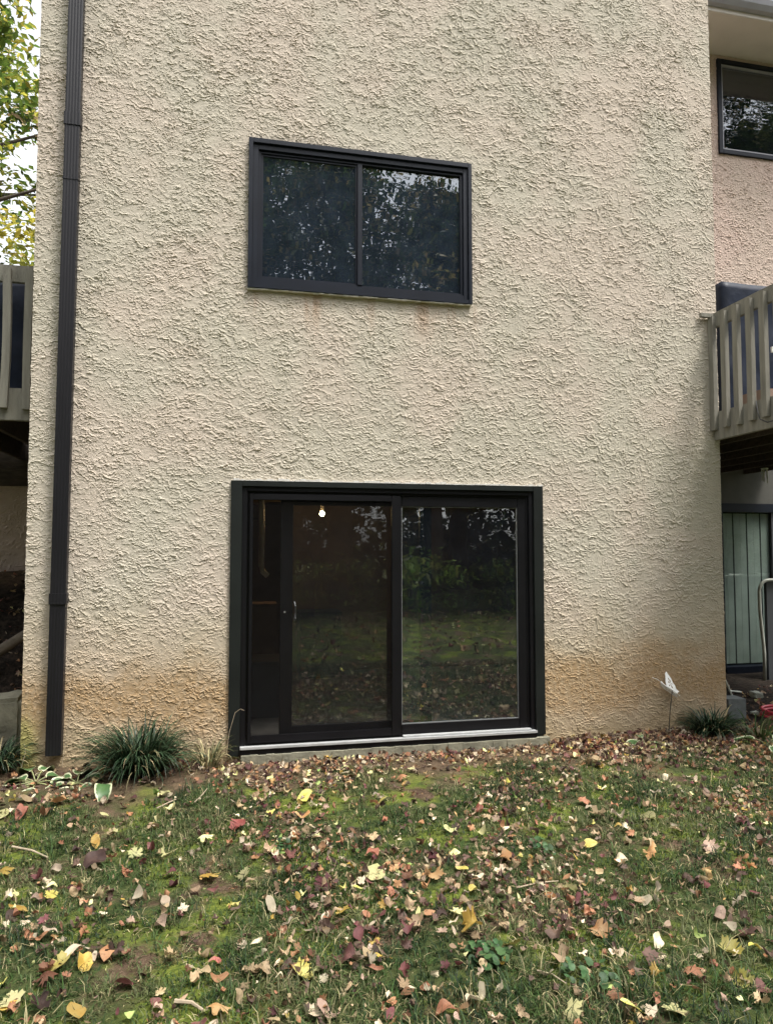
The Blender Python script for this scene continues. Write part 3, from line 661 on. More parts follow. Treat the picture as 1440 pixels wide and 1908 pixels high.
for k, (px, py, s, lb) in enumerate(((5.05, .75, .10, 'small pale stone lying on the dark ground beyond the grey block'), (5.0, .42, .07, 'smallest pale stone near the red hose'), (5.5, 1.0, .13, 'largest pale stone under the right deck'))):
    stone('stone', lb, 'stone', (px, py, gz1(px, py) + s * .2), (s, s * .7, s * .45), M['rim'], 20 + k, 3, .25, rs.rand() * 3)

# white butterfly stake
bf = empty('butterfly_stake', (3.70, -.09, gz1(3.70, -.09)), 'white butterfly garden ornament on a thin dark stake by the wall', 'garden ornament')
bf.scale = (1.05, 1.05, 1.05); zt = (.335 - gz1(3.7, -.09)) / 1.05
b = MB(); b.tube([(0, 0, -.05), (.02, 0, zt * .5), (.045, 0, zt)], .0035, 6); b.build('stake', M['wire'], bf)
b = MB(); b.tube([(-.06, 0, zt + .075), (-.02, -.002, zt + .04), (.05, -.004, zt), (.115, 0, zt - .05)], .007, 7, .004); b.build('body', M['white'], bf, smooth_=True)
b = MB()
for q in (-1, 1): b.tube([(-.06, 0, zt + .075), (-.10, .01 * q, zt + .10), (-.125, .02 * q, zt + .108)], .002, 5)
b.build('antenna', M['white'], bf)
def wing(name, outline, yk):
    n = len(outline); cx = sum(p[0] for p in outline) / n; cz = sum(p[1] for p in outline) / n
    ring = [(cx + (p[0] - cx) * .5, cz + (p[1] - cz) * .5) for p in outline]
    vs = [(cx, 0, cz)] + [(p[0], 0, p[1]) for p in ring] + [(p[0], 0, p[1]) for p in outline]
    vs = [(x, yk * (z - (-.8 * x)) * .45, z + zt + .02) for x, _, z in vs]
    fs = []
    for i in range(n):
        j = (i + 1) % n
        if i % 2 != 1: fs.append((0, 1 + i, 1 + j))              # punched openings of the wing pattern
        fs.append((1 + i, 1 + n + i, 1 + n + j, 1 + j))
    vs2 = [(x, y + .002, z) for x, y, z in vs]; k = len(vs)
    b = MB(); b.add(vs + vs2, fs + [tuple(k + i for i in f[::-1]) for f in fs]); return b.build(name, M['white'], bf)
wing('wing', [(-.005, .0), (.0, .05), (.01, .075), (.02, .11), (.04, .125), (.055, .10), (.075, .065), (.085, .03), (.10, .01), (.105, -.025), (.13, -.04), (.085, -.055), (.05, -.03), (.02, -.01)], 1.0)
wing('wing', [(-.02, .01), (-.04, .03), (-.06, .045), (-.05, .02), (-.02, -.01), (.02, -.035), (.06, -.065), (.10, -.085), (.085, -.06), (.05, -.035), (.02, -.012)], -1.6)

# ------------------------------------------------------------------ plants
def blade_mesh(name, n, r0, L0, L1, wd, mats, probs, seed, up=(.5, 1.0), yscale=1.0, droop=1.0):
    rs = np.random.RandomState(seed); V = []; Q = []; mi = []; seg = 7
    for k in range(n):
        a = rs.rand() * 2 * np.pi; rr = r0 * math.sqrt(rs.rand()); bx, by = rr * math.cos(a), rr * math.sin(a) * yscale
        a2 = a + rs.normal() * .5; Ln = L0 + (L1 - L0) * rs.rand(); el = up[0] + (up[1] - up[0]) * rs.rand()
        d = np.array([math.cos(a2), math.sin(a2)]); p = np.array([bx, by, -.01]); th = el * math.pi / 2
        bend = (1.2 + 1.6 * rs.rand()) * droop; side = np.array([-d[1], d[0], 0]); tw = rs.normal() * .25; ww = wd * (.7 + .6 * rs.rand())
        base = len(V)
        for s in range(seg + 1):
            t = s / seg; wv = ww * (1 - t ** 3) * (.6 + .4 * min(1, t * 4)) * .5 + .0004
            sd_ = side * math.cos(tw) + np.array([0, 0, 1]) * math.sin(tw)
            V.append(p - sd_ * wv); V.append(p + sd_ * wv)
            ang = th - bend * t * t
            p = p + np.array([d[0] * math.cos(ang), d[1] * math.cos(ang), math.sin(ang)]) * Ln / seg
            if p[2] < .004: p[2] = .004
        for s in range(seg): Q.append((base + 2 * s, base + 2 * s + 1, base + 2 * s + 3, base + 2 * s + 2)); mi.append(0)
        m = rs.choice(len(mats), p=probs)
        for q in range(seg): mi[-1 - q] = m
    return np_mesh(name, np.array(V), np.array(Q), mats=mats, qm=np.array(mi), smoothed=True)
def lily(x, y, n, r0, L0, L1, seed, label, ysc=.8, probs=(.93, .07)):
    o = link('lilyturf_clump', blade_mesh('lilyturf_clump', n, r0, L0, L1, .011, [M['lilyturf'], M['straw']], probs, seed, (.45, 1.0), ysc, 1.0))
    o.location = (x, y, gz1(x, y)); return tag(o, label, 'plant')
lily(-.68, -.30, 780, .16, .30, .50, 1, 'large dark lilyturf clump arching against the wall between downspout and door')
lily(-1.72, -.02, 260, .13, .20, .36, 2, 'dark lilyturf tuft at the left edge below the stone block')
lily(4.02, -.24, 380, .12, .18, .34, 3, 'dark lilyturf clump at the foot of the wall right of the butterfly')
o = link('grass_clump', blade_mesh('grass_clump', 90, .07, .16, .30, .009, [M['straw'], M['gr2'], M['lilyturf']], (.6, .3, .1), 4, (.5, 1.0))); o.location = (-.20, -.17, gz1(-.2, -.17))
tag(o, 'straw coloured dying grass tuft beside the left door jamb', 'plant')
o = link('grass_clump', blade_mesh('grass_clump', 60, .10, .18, .38, .014, [M['gr2'], M['gr1']], (.5, .5), 6, (.3, .8))); o.location = (4.35, -.42, gz1(4.35, -.42))
tag(o, 'pale green strappy plant at the right edge beside the lilyturf', 'plant')

def hosta_leaf(Ln, Wd, az, el, curl, stalk, seed):
    rs = np.random.RandomState(seed); nu, nv = 14, 9; V = []; E = []
    d = np.array([math.cos(az), math.sin(az), 0]); side = np.array([-d[1], d[0], 0])
    p = np.zeros(3); ang = el; pts = []
    for s in range(6):
        pts.append(p.copy()); p = p + (d * math.cos(ang) + np.array([0, 0, 1]) * math.sin(ang)) * stalk / 5; ang -= .12
    stalkpts = pts; p = pts[-1].copy()
    for i in range(nu + 1):
        t = i / nu; wv = Wd * .5 * (math.sin(math.pi * min(1, t * .98 + .02) ** .72)) ** .9 + .001
        nrm = -d * math.sin(ang) + np.array([0, 0, 1]) * math.cos(ang)
        for j in range(nv):
            q = (j / (nv - 1) - .5) * 2
            V.append(p + side * wv * q + nrm * (.30 * wv * q * q + .006 * math.sin(9 * t + 2 * q + seed)))
            E.append(max(abs(q), abs(2 * t - 1) ** 3))
        p = p + (d * math.cos(ang) + np.array([0, 0, 1]) * math.sin(ang)) * Ln / nu; ang -= curl / nu
    i = np.arange(len(V)).reshape(nu + 1, nv); Q = np.stack([i[:-1, :-1], i[:-1, 1:], i[1:, 1:], i[1:, :-1]], -1).reshape(-1, 4)
    me = np_mesh('leaf', np.array(V), Q, mats=[M['hosta']], smoothed=True)
    a = me.attributes.new('edge', 'FLOAT', 'POINT'); a.data.foreach_set('value', np.array(E, np.float32))
    return me, stalkpts
def hosta(x, y, leaves, label, seed, name='hosta'):
    r = empty(name, (x, y, gz1(x, y)), label, 'plant'); b = MB()
    for k, (Ln, Wd, az, el, cu, st) in enumerate(leaves):
        me, sp = hosta_leaf(Ln * 1.22, Wd * 1.25, R(az), R(el), cu, st, seed + k); link('leaf', me, r); b.tube(sp, .004, 6, .003)
    b.build('stalk', M['hosta_stalk'], r); return r
hb = hosta(-1.33, -.40, [(.20, .085, 178, 30, 1.1, .07), (.22, .095, 198, 22, .9, .08), (.22, .09, 218, 15, .7, .09), (.20, .10, 240, 12, .6, .08), (.16, .08, 160, 40, 1.4, .06), (.16, .075, 40, 38, 1.5, .06),
                    (.19, .10, -12, 26, 1.5, .08), (.17, .09, 325, 16, 1.0, .09), (.12, .06, 80, 50, 1.2, .08), (.17, .09, 275, 16, .8, .08), (.15, .08, 120, 45, 1.3, .10)], 'white edged hosta flopping at the foot of the downspout', 100); hb.scale = (1.3, 1.3, 1.3)
hc = hosta(-1.06, -.44, [(.19, .10, 200, 25, 1.0, .07), (.20, .11, 250, 18, .8, .07), (.18, .09, 310, 22, 1.1, .07), (.17, .09, 150, 40, 1.3, .06), (.18, .085, 90, 45, 1.2, .07), (.16, .08, 20, 40, 1.3, .06)], 'broad leaved hosta between the downspout and the large lilyturf clump', 180); hc.scale = (1.15, 1.15, 1.15)
hosta(-.86, -.62, [(.17, .085, 280, 62, 2.4, .07), (.10, .05, 120, 40, 1.5, .05)], 'single drooping hosta leaf in front of the large lilyturf clump', 140)
hosta(3.30, -.36, [(.15, .07, 190, 45, 1.6, .07), (.18, .07, -40, 35, 1.3, .08), (.08, .04, 90, 60, 1.0, .06)], 'small hosta with two pale edged leaves below the butterfly', 150)
hosta(4.24, -.62, [(.20, .07, 150, 45, 1.0, .10), (.22, .08, 10, 45, .9, .1), (.18, .06, 250, 30, .8, .1)], 'hosta at the right edge with one pale leaf raised', 160)

def groundcover(x, y, n, r, s, label, seed):
    rs = np.random.RandomState(seed); V = []; Q = []
    for k in range(n):
        a = rs.rand() * 6.28; rr = r * math.sqrt(rs.rand()); c = np.array([rr * math.cos(a), rr * math.sin(a), .015 + .035 * rs.rand()])
        nrm = np.array([rs.normal() * .4, rs.normal() * .4 - .2, 1]); nrm /= np.linalg.norm(nrm); u = np.cross(nrm, [0, 1, 0]); u /= np.linalg.norm(u); v = np.cross(nrm, u); sc_ = s * (.6 + .7 * rs.rand())
        b0 = len(V); V.append(c - nrm * .004)
        for j in range(10):
            t = j / 10 * 6.283; rad = sc_ * (1 - .45 * max(0, math.cos(t)) ** 6); V.append(c + (u * math.cos(t) + v * math.sin(t)) * rad)
        for j in range(10): Q.append((b0, b0 + 1 + j, b0 + 1 + (j + 1) % 10))
    o = link('groundcover_plant', np_mesh('groundcover_plant', np.array(V), tris=np.array(Q), mats=[M['clover']], smoothed=True)); o.location = (x, y, gz1(x, y)); tag(o, label, 'plant')
groundcover(.98, -2.93, 42, .085, .018, 'round leaved weed patch between the amber leaf and the bottom edge', 1)
groundcover(1.62, -2.02, 26, .08, .016, 'small round leaved weed in the lawn below the right glass pane', 2)
groundcover(.25, -1.75, 26, .065, .016, 'low round leaved weed in the lawn below the left door jamb', 3)
groundcover(1.30, -3.15, 34, .10, .017, 'dark round leaved weed at the bottom edge right of centre', 4)

b = MB()
def stem(pts, label, r=.0022):
    b = MB(); b.tube(pts, r, 5, r * .5); tag(b.build('dry_stem', M['stick'], None), label, 'stem')
stem([(-.07, -.10, .02), (-.05, -.09, .18), (-.01, -.08, .32), (.03, -.07, .345), (.06, -.07, .33)], 'bent dry grass stem standing in front of the left door jamb')
stem([(-1.23, -.12, .0), (-1.20, -.12, .25), (-1.17, -.12, .45), (-1.14, -.12, .53)], 'tall thin dry stem rising in front of the downspout')
stem([(-1.5, -.15, .0), (-1.47, -.14, .12), (-1.48, -.14, .19)], 'short dry stem by the algae stained corner')
stem([(2.74, -.20, .0), (2.73, -.2, .10), (2.70, -.2, .16)], 'short dry stem right of the door sill')

# ------------------------------------------------------------------ lawn: grass
def density(x, y):
    patch = smooth(-.25, .35, fbm(x * 1.3 + 5, y * 1.3, 200, 3))
    edge = smooth(-.55, -1.15, y + .9 * fbm(x * 1.1, y * 1.1, 210, 3) * 1.2)
    return np.clip(edge * (.36 + .64 * patch), 0, 1)
def grass():
    rs = np.random.RandomState(9); V = []; 
    nt_ = 24000
    # more tufts near the lens, fewer far off
    u = rs.rand(nt_ * 2); y = -4.1 + 3.9 * u ** 1.15; x = rs.rand(nt_ * 2) * 7.6 - 2.2
    keep = rs.rand(nt_ * 2) < density(x, y) * .95; x, y = x[keep], y[keep]
    cnt = rs.randint(5, 15, len(x)); hgt = .020 + .034 * rs.rand(len(x)) ** 1.5 + .045 * (rs.rand(len(x)) < .035) + .02 * smooth(.1, .5, fbm(x * 2, y * 2, 230, 2)) + .02 * smooth(-2.6, -3.6, y)
    ti = np.repeat(np.arange(len(x)), cnt); n = len(ti)
    r = .028 * np.sqrt(rs.rand(n)); a = rs.rand(n) * 6.283
    bx = x[ti] + r * np.cos(a); by = y[ti] + r * np.sin(a); bz = ground_z(bx, by) - .004
    a2 = a + rs.normal(size=n) * .9; el = .25 + 1.2 * rs.rand(n); Ln = hgt[ti] * (.6 + .9 * rs.rand(n)); wd = .0013 + .0015 * rs.rand(n)
    d = np.stack([np.cos(a2), np.sin(a2)], -1); s = np.stack([-d[:, 1], d[:, 0], np.zeros(n)], -1)
    p0 = np.stack([bx, by, bz], -1)
    p1 = p0 + np.stack([d[:, 0] * np.cos(el), d[:, 1] * np.cos(el), np.sin(el)], -1) * (Ln * .55)[:, None]
    e2 = el - .5 - .6 * rs.rand(n)
    p2 = p1 + np.stack([d[:, 0] * np.cos(e2), d[:, 1] * np.cos(e2), np.sin(e2)], -1) * (Ln * .5)[:, None]
    W_ = s * wd[:, None]
    V = np.stack([p0 - W_, p0 + W_, p1 - W_ * .8, p1 + W_ * .8, p2], 1).reshape(-1, 3)
    b0 = np.arange(n) * 5
    Q = np.stack([b0, b0 + 1, b0 + 3, b0 + 2], -1); T = np.stack([b0 + 2, b0 + 3, b0 + 4], -1)
    fld = gnoise(x * 1.9 + 7, y * 1.9, 240) + .5 * gnoise(x * 5, y * 5, 241) + .22 * rs.normal(size=len(x))
    tone = np.where(fld > .22, 1, np.where(fld < -.16, 2, 0)); tone = np.where(rs.rand(len(x)) < .10, 3, tone)[ti]; alt = rs.rand(n) < .22; tone = np.where(alt, rs.choice(4, size=n, p=[.35, .3, .15, .2]), tone)
    me = np_mesh('grass', V, Q, T, [M['gr1'], M['gr2'], M['gr3'], M['straw']], tone, tone, True)
    tag(link('grass', me), 'short patchy autumn lawn grass in front of the house', 'grass', kind='stuff')
grass()

# ------------------------------------------------------------------ fallen leaves
HALF = [(0, 1.0), (.09, .76), (.22, .80), (.17, .48), (.33, .55), (.40, .72), (.50, .60), (.68, .62), (.56, .42), (.62, .28), (.36, .18), (.50, .08), (.62, -.02), (.42, -.10), (.28, -.22), (.06, -.10)]
def outline(kind, rs):
    if kind == 'maple':
        pts = HALF + [(-x, y) for x, y in HALF[:0:-1]]
        return [(x + rs.normal() * .025, y - .3 + rs.normal() * .025) for x, y in pts]
    wdt = {'oval': .36, 'narrow': .2, 'broad': .5}[kind]; n = 9; pts = []
    for i in range(n + 1):
        t = i / n; pts.append((wdt * math.sin(math.pi * t ** .8) ** .85 + rs.normal() * .015 + .001, .75 - 1.5 * t))
    return pts + [(-x, y) for x, y in pts[-2:0:-1]]
def leaf_verts(kind, curl, rs):
    o = outline(kind, rs); n = len(o)
    pts = [(0, 0)] + [(x * .55, y * .55) for x, y in o] + o
    P = np.array(pts); a, b_, c = rs.normal(size=3); th = rs.rand() * 3.14
    u = P[:, 0] * math.cos(th) + P[:, 1] * math.sin(th)
    z = curl * (.9 * u * u * (1 if rs.rand() < .7 else -1) + .25 * np.sin(P[:, 0] * 6 + a * 3) * np.abs(P[:, 1]) + .22 * np.sin(P[:, 1] * 5 + b_ * 3) + .25 * np.abs(P[:, 0]))
    shrink = 1 - .25 * curl * np.abs(u) ** 2
    V = np.stack([P[:, 0] * shrink, P[:, 1] * shrink, z - z.min() * .5], -1)
    T = [(0, 1 + i, 1 + (i + 1) % n) for i in range(n)]; Q = [(1 + i, 1 + n + i, 1 + n + (i + 1) % n, 1 + (i + 1) % n) for i in range(n)]
    return V, np.array(Q), np.array(T)
RSL = np.random.RandomState(77)
VAR = {}
for kind in ('maple', 'oval', 'narrow', 'broad'):
    for lvl, cu in (('flat', .18), ('curled', .55), ('crumpled', 1.0)):
        VAR[kind, lvl] = [leaf_verts(kind, cu * (.7 + .6 * RSL.rand()), RSL) for _ in range(6)]
CACHE = {}
def leaf_mesh(kind, lvl, col, k):
    key = (kind, lvl, col, k)
    if key not in CACHE:
        V, Q, T = VAR[kind, lvl][k]
        me = np_mesh('fallen_leaf', V, Q, T, [LEAF[col]], smoothed=True)
        if kind != 'narrow':
            pass
        CACHE[key] = me
    return CACHE[key]
# camera ray -> point on the lawn
FW = np.array([-math.sin(YAW) * math.cos(PITCH), math.cos(YAW) * math.cos(PITCH), math.sin(PITCH)]); RT = np.array([math.cos(YAW), math.sin(YAW), 0]); UP = np.cross(RT, FW)
def on_lawn(u, v):
    r = FW * FPX + RT * (u - 720) + UP * (954 - v); z = -.04
    for _ in range(3):
        t = (z - CAM[2]) / r[2]; p = np.array(CAM) + r * t; z = gz1(p[0], p[1]) + .015
    return p, t * FPX
HERO = """178 1572 amber oval 30;10 1630 amber maple 36;33 1697 amber oval 36;95 1672 yellow maple 26;107 1803 yellow maple 58;158 1800 amber broad 38;22 1870 pale_yellow maple 52;390 1637 amber maple 44
252 1593 pale_yellow maple 30;305 1602 pale_yellow maple 26;245 1898 green broad 26;140 1888 amber broad 44;383 1567 pale_yellow maple 34;105 1623 cream oval 24;175 1610 dark_brown broad 44;73 1638 maroon broad 22
233 1837 maroon broad 42;77 1752 rust oval 26;87 1830 rust maple 50;73 1877 dark_brown maple 46;200 1780 rust broad 36;143 1777 cream narrow 52;303 1727 pinkish_brown broad 34;93 1741 cream narrow 30
253 1678 cream broad 36;282 1587 maroon oval 22;470 1817 tan maple 34;407 1890 orange maple 50;562 1818 yellow maple 44;640 1790 maroon broad 44;667 1752 maroon oval 40;698 1740 maroon oval 26
607 1893 pinkish_brown oval 46;878 1737 amber maple 46;953 1765 yellow maple 46;893 1868 cream oval 42;832 1890 rust broad 40;862 1892 orange oval 32;697 1630 pale_yellow broad 52;667 1658 yellow oval 18
882 1662 yellow oval 28;943 1600 orange oval 40;693 1595 red broad 26;848 1705 pale_yellow maple 34;505 1695 cream oval 36;638 1702 amber maple 34;600 1653 maroon maple 44;540 1598 maroon maple 30
487 1815 tan broad 34;763 1617 green oval 18;813 1637 orange maple 34;860 1622 yellow oval 28;757 1637 rust maple 26;1117 1743 orange maple 46;1243 1733 pinkish_brown oval 28;1360 1775 yellow maple 50
1197 1682 cream broad 34;1342 1708 pinkish_brown oval 34;1212 1595 orange maple 32;1097 1577 yellow broad 30;1325 1583 pinkish_brown maple 36;1037 1750 dark_brown maple 42;1100 1803 maroon oval 30;1210 1793 dark_brown maple 44
1050 1792 tan broad 46;1293 1817 rust maple 44;1020 1823 cream broad 26;1068 1893 pale_yellow maple 52;1180 1883 yellow broad 48;1257 1890 pale_yellow maple 50;1383 1833 yellow maple 46;1423 1853 maroon broad 36
1407 1770 yellow broad 26;1380 1687 cream maple 34;1060 1663 pale_yellow maple 36;1158 1610 cream broad 26;1378 1622 rust maple 28;1147 1863 rust maple 38;1390 1747 dark_brown maple 46;1357 1732 cream broad 26
568 1489 yellow broad 40;563 1524 orange oval 26;711 1496 yellow broad 26;574 1460 cream broad 20;749 1453 rust maple 26;766 1436 pale_yellow broad 18;865 1409 yellow oval 16;768 1396 pale_yellow broad 16
843 1397 cream broad 16;553 1437 orange maple 22;504 1517 yellow oval 16;438 1501 cream oval 24;445 1543 red maple 36;890 1515 red oval 24;896 1557 pale_yellow broad 24;836 1550 pale_yellow oval 24
454 1633 pale_yellow maple 28;1104 1424 tan broad 32;1421 1464 pale_yellow broad 22;1371 1481 cream oval 20;1206 1524 pale_yellow broad 30;1221 1479 cream oval 18;1153 1526 cream broad 26;1112 1520 tan maple 34
1324 1486 tan oval 28;1087 1496 rust maple 26;915 1428 tan oval 22;1260 1550 tan maple 26;109 1497 orange broad 34;40 1520 red oval 34;80 1520 rust oval 26;5 1520 pale_yellow broad 28;45 1492 tan broad 32
194 1521 pale_yellow oval 16;293 1530 pale_yellow oval 16;318 1511 pale_yellow broad 26;309 1481 pale_yellow oval 18;285 1547 tan maple 28;427 1575 rust oval 22"""
GROUP = 'autumn leaves fallen on the lawn'
taken = {}; placed = []
def where(u, v):
    c = 'left of the lilyturf clump' if u < 150 else 'below the lilyturf clump' if u < 350 else 'below the left door jamb' if u < 500 else 'below the left glass panel' if u < 740 else 'below the right glass panel' if u < 1010 else 'between door and butterfly' if u < 1190 else 'below the butterfly' if u < 1310 else 'near the right edge'
    r = 'close to the wall' if v < 1480 else 'upper lawn' if v < 1580 else 'middle lawn' if v < 1700 else 'lower lawn' if v < 1820 else 'bottom edge'
    return c, r
heroes = []
for item in HERO.replace('\n', ';').split(';'):
    u, v, col, kind, s = item.split(); heroes.append((int(u), int(v), col.replace('_', ' '), kind, int(s)))
SHAPE = {'maple': 'lobed', 'oval': 'oval', 'narrow': 'narrow', 'broad': 'broad'}
bykey = {}
for h in heroes: bykey.setdefault((h[2], h[3]) + where(h[0], h[1]), []).append(h)
def put_leaf(p, size, kind, lvl, col, label, rs):
    o = link('fallen_leaf', leaf_mesh(kind, lvl, col, rs.randint(6))); o.scale = (size, size, size)
    o.location = p; o.rotation_euler = (rs.normal() * .28 + .12, rs.normal() * .28, rs.rand() * 6.283)
    tag(o, label, 'leaf', GROUP); placed.append((p[0], p[1])); return o
for key, hs in bykey.items():
    hs.sort()
    for i, (u, v, col, kind, s) in enumerate(hs):
        p, dist = on_lawn(u, v); size = s / FPX * dist / (1.35 if kind == 'maple' else 1.25) * .98
        lvl = 'flat' if col in ('yellow', 'pale yellow', 'amber') and RSL.rand() < .7 else ('curled' if RSL.rand() < .7 else 'crumpled')
        c, r = where(u, v)
        pre = '' if len(hs) == 1 else (('left ', 'right ')[i] if len(hs) == 2 else ('leftmost ', 'middle ', 'rightmost ', 'far rightmost ')[i])
        art = {'bottom edge': 'at the bottom edge of the lawn', 'close to the wall': 'close to the wall'}.get(r, 'on the ' + r)
        put_leaf((p[0], p[1], gz1(p[0], p[1]) + .026), size, kind, lvl, col, f'{pre}{col} {SHAPE[kind]} leaf {art}, {c}', RSL)
# further leaves of the lawn, nothing tells apart within a colour
COLS = ['tan', 'cream', 'pinkish brown', 'rust', 'maroon', 'dark brown', 'pale yellow', 'amber']
PRB = [.30, .15, .10, .17, .08, .14, .04, .02]
n_more = 300 - len(heroes); cnt = 0
while cnt < n_more:
    u = RSL.rand() * 1460 - 10; v = 1480 + 430 * RSL.rand()
    p, dist = on_lawn(u, v); col = RSL.choice(COLS, p=PRB)
    size = .026 + .026 * RSL.rand() ** 1.5
    lvl = ('flat', 'curled', 'crumpled')[RSL.choice(3, p=[.15, .45, .4])]; kind = ('maple', 'oval', 'broad', 'narrow')[RSL.choice(4, p=[.4, .25, .2, .15])]
    put_leaf((p[0], p[1], gz1(p[0], p[1]) + .024), size, kind, lvl, col, f'small dry {col} leaf, one of many scattered through the lawn grass', RSL); cnt += 1

def litter():
    rs = np.random.RandomState(31); keys = list(VAR.keys()); names = list(LEAF.keys())
    pr = np.array([.010, .012, .03, .035, .10, .27, .20, .045, .075, .26, .004, .008]); pr /= pr.sum()
    Vs, Qs, Ts, qm, tm = [], [], [], [], []; off = 0
    def put(x, y, s, tilt, lift=0.0):
        nonlocal off
        kind = ('maple', 'oval', 'broad', 'narrow')[rs.choice(4, p=[.3, .25, .2, .25])]; lvl = ('flat', 'curled', 'crumpled')[rs.choice(3, p=[.12, .40, .48])]
        V, Q, T = VAR[kind, lvl][rs.randint(6)]
        m = np.array(Matrix.Rotation(rs.rand() * 6.283, 3, 'Z') @ Matrix.Rotation(rs.normal() * tilt, 3, 'X') @ Matrix.Rotation(rs.normal() * tilt, 3, 'Y'))
        Vs.append((V * s) @ m.T + np.array([x, y, gz1(x, y) + .006 + lift + .012 * rs.rand()]))
        Qs.append(Q + off); Ts.append(T + off); c = rs.choice(len(names), p=pr); qm.append(np.full(len(Q), c)); tm.append(np.full(len(T), c)); off += len(V)
    # near lawn
    for _ in range(21500):
        y = -4.0 + 4.1 * rs.rand(); x = -2.2 + 7.2 * rs.rand()
        if XL < x < XR and y > -.02: continue
        dense = (.22 + .78 * smooth(-.12, .28, gnoise(np.array([x * 1.1]), np.array([y * 1.1]), 300))[0]) * (.42 + .58 * float(smooth(-.8, 1.0, x + .5 * y + 1.2)))
        if rs.rand() < dense: put(x, y, .010 + .034 * rs.rand() ** 1.5, .5, (-.002 + .030 * rs.rand()) * float(density(np.array(x), np.array(y))))
    # drift against the wall and under the door
    for _ in range(1500):
        x = -1.6 + 6.2 * rs.rand(); y = -.03 - abs(rs.normal()) * .28
        if x < -.2 and rs.rand() < .6: continue
        if x < 2.6 and y > -.13 and rs.rand() < .8: continue
        put(x, y, .018 + .030 * rs.rand(), .55, .004)
    for _ in range(1100):                                     # drift to the right of the door
        x = 2.5 + 2.2 * rs.rand(); y = -.15 - abs(rs.normal()) * .42; put(x, y, .018 + .032 * rs.rand(), .5)
    for _ in range(700):                                      # slope on the left and ground under the right deck
        if rs.rand() < .6: x, y = -2.9 + 1.35 * rs.rand(), .2 + 2.7 * rs.rand()
        else: x, y = 4.5 + 2 * rs.rand(), .1 + 1.5 * rs.rand()
        put(x, y, .02 + .03 * rs.rand(), .5)
    for _ in range(2500):                                     # rest of the lawn behind the camera
        put(-9 + 20 * rs.rand(), -4 - 9 * rs.rand(), .04 + .04 * rs.rand(), .4)
    me = np_mesh('leaf_litter', np.concatenate(Vs), np.concatenate(Qs), np.concatenate(Ts), [LEAF[k] for k in names], np.concatenate(qm), np.concatenate(tm), True)
    tag(link('leaf_litter', me), 'layer of small broken autumn leaves over the lawn and soil', 'leaf litter', kind='stuff')
litter()

def twig(u0, v0, u1, v1, r, label):
    a, _ = on_lawn(u0, v0); c, _ = on_lawn(u1, v1); m_ = (a + c) / 2 + np.array([.01, .015, .012])
    b = MB(); b.tube([a + [0, 0, .012], m_, c + [0, 0, .012]], r, 6, r * .6); tag(b.build('twig', M['stick'], None), label, 'twig', 'twigs on the lawn')
twig(22, 1582, 88, 1602, .006, 'long pale twig on the left side of the lawn')
twig(325, 1873, 378, 1890, .008, 'short thick pale twig near the bottom edge, left of centre')
twig(362, 1499, 386, 1473, .004, 'thin grey twig below the straw coloured tuft')
twig(292, 1510, 328, 1493, .005, 'small twig below the large lilyturf clump')
twig(962, 1660, 1040, 1647, .004, 'thin curved twig on the lawn below the right glass panel')
twig(1145, 1778, 1180, 1790, .004, 'short twig on the lawn between door and butterfly')
twig(1000, 1815, 1055, 1840, .003, 'thin dark twig near the lower right lawn')

# ------------------------------------------------------------------ trees
def leaf_cloud(centres, n_per, spread, s0, s1, mats, probs, seed, flat=.5):
    rs = np.random.RandomState(seed); C = np.repeat(np.array(centres), n_per, axis=0); n = len(C)
    d = rs.normal(size=(n, 3)); d /= np.linalg.norm(d, axis=1, keepdims=True)
    P = C + d * (rs.rand(n, 1) ** .5) * spread * np.array([1, 1, .75])
    nr = rs.normal(size=(n, 3)) * flat + np.array([0, 0, 1]); nr /= np.linalg.norm(nr, axis=1, keepdims=True)
    t = np.cross(nr, rs.normal(size=(n, 3))); t /= np.linalg.norm(t, axis=1, keepdims=True); b_ = np.cross(nr, t)
    s = (s0 + (s1 - s0) * rs.rand(n))[:, None]
    V = np.stack([P - t * s, P - b_ * s * .45 + nr * s * .12, P + t * s, P + b_ * s * .45 + nr * s * .12], 1).reshape(-1, 3)
    Q = np.arange(n * 4).reshape(n, 4); cm = rs.choice(len(mats), size=len(centres), p=probs); mi = np.repeat(cm, n_per)
    alt = rs.rand(n) < .35; mi = np.where(alt, rs.choice(len(mats), size=n, p=probs), mi)
    return np_mesh('crown', V, Q, mats=mats, qm=mi)
def make_tree(name, H, Rr, base, r, mats, probs, seed, n_cl, n_per, spread, s0, s1, label, group, pos, cat='tree'):
    rs = np.random.RandomState(seed); root = empty(name, pos, label, cat, group)
    b = MB(); top = [(0, 0, -.3)]
    for k in range(1, 8): top.append((rs.normal() * .12, rs.normal() * .12, H * .92 * k / 7))
    b.tube(top, r, 10, r * .15); cs = []
    for k in range(n_cl):
        a = rs.rand() * 6.283; t = rs.rand(); z = base + (H - base) * t; prof = math.sin(math.pi * min(1, .12 + .88 * t) ** .8) ** .7
        rr = Rr * prof * math.sqrt(rs.rand()); cs.append((rr * math.cos(a), rr * math.sin(a), z))
    for c in cs[:26]:
        z0 = max(base * .8, c[2] - 1.0 - 1.5 * rs.rand()); k = min(7, max(0, int(z0 / (H * .92) * 7))); s_ = Vector(top[k]); s_.z = z0
        b.tube([s_, (s_ + Vector(c)) / 2 + Vector((0, 0, .25)), c], r * .28, 6, r * .05)
    b.build('trunk', M['bark'], root, smooth_=True)
    link('crown', leaf_cloud(cs, n_per, spread, s0, s1, mats, probs, seed + 1), root); return root
make_tree('maple_tree', 15.5, 4.2, 3.6, .26, FOL_MAPLE, [.32, .30, .20, .13, .05], 5, 400, 85, .62, .065, .13, 'maple with green and yellowing leaves rising behind the left deck', None, (-6.9, 9.5, .8))
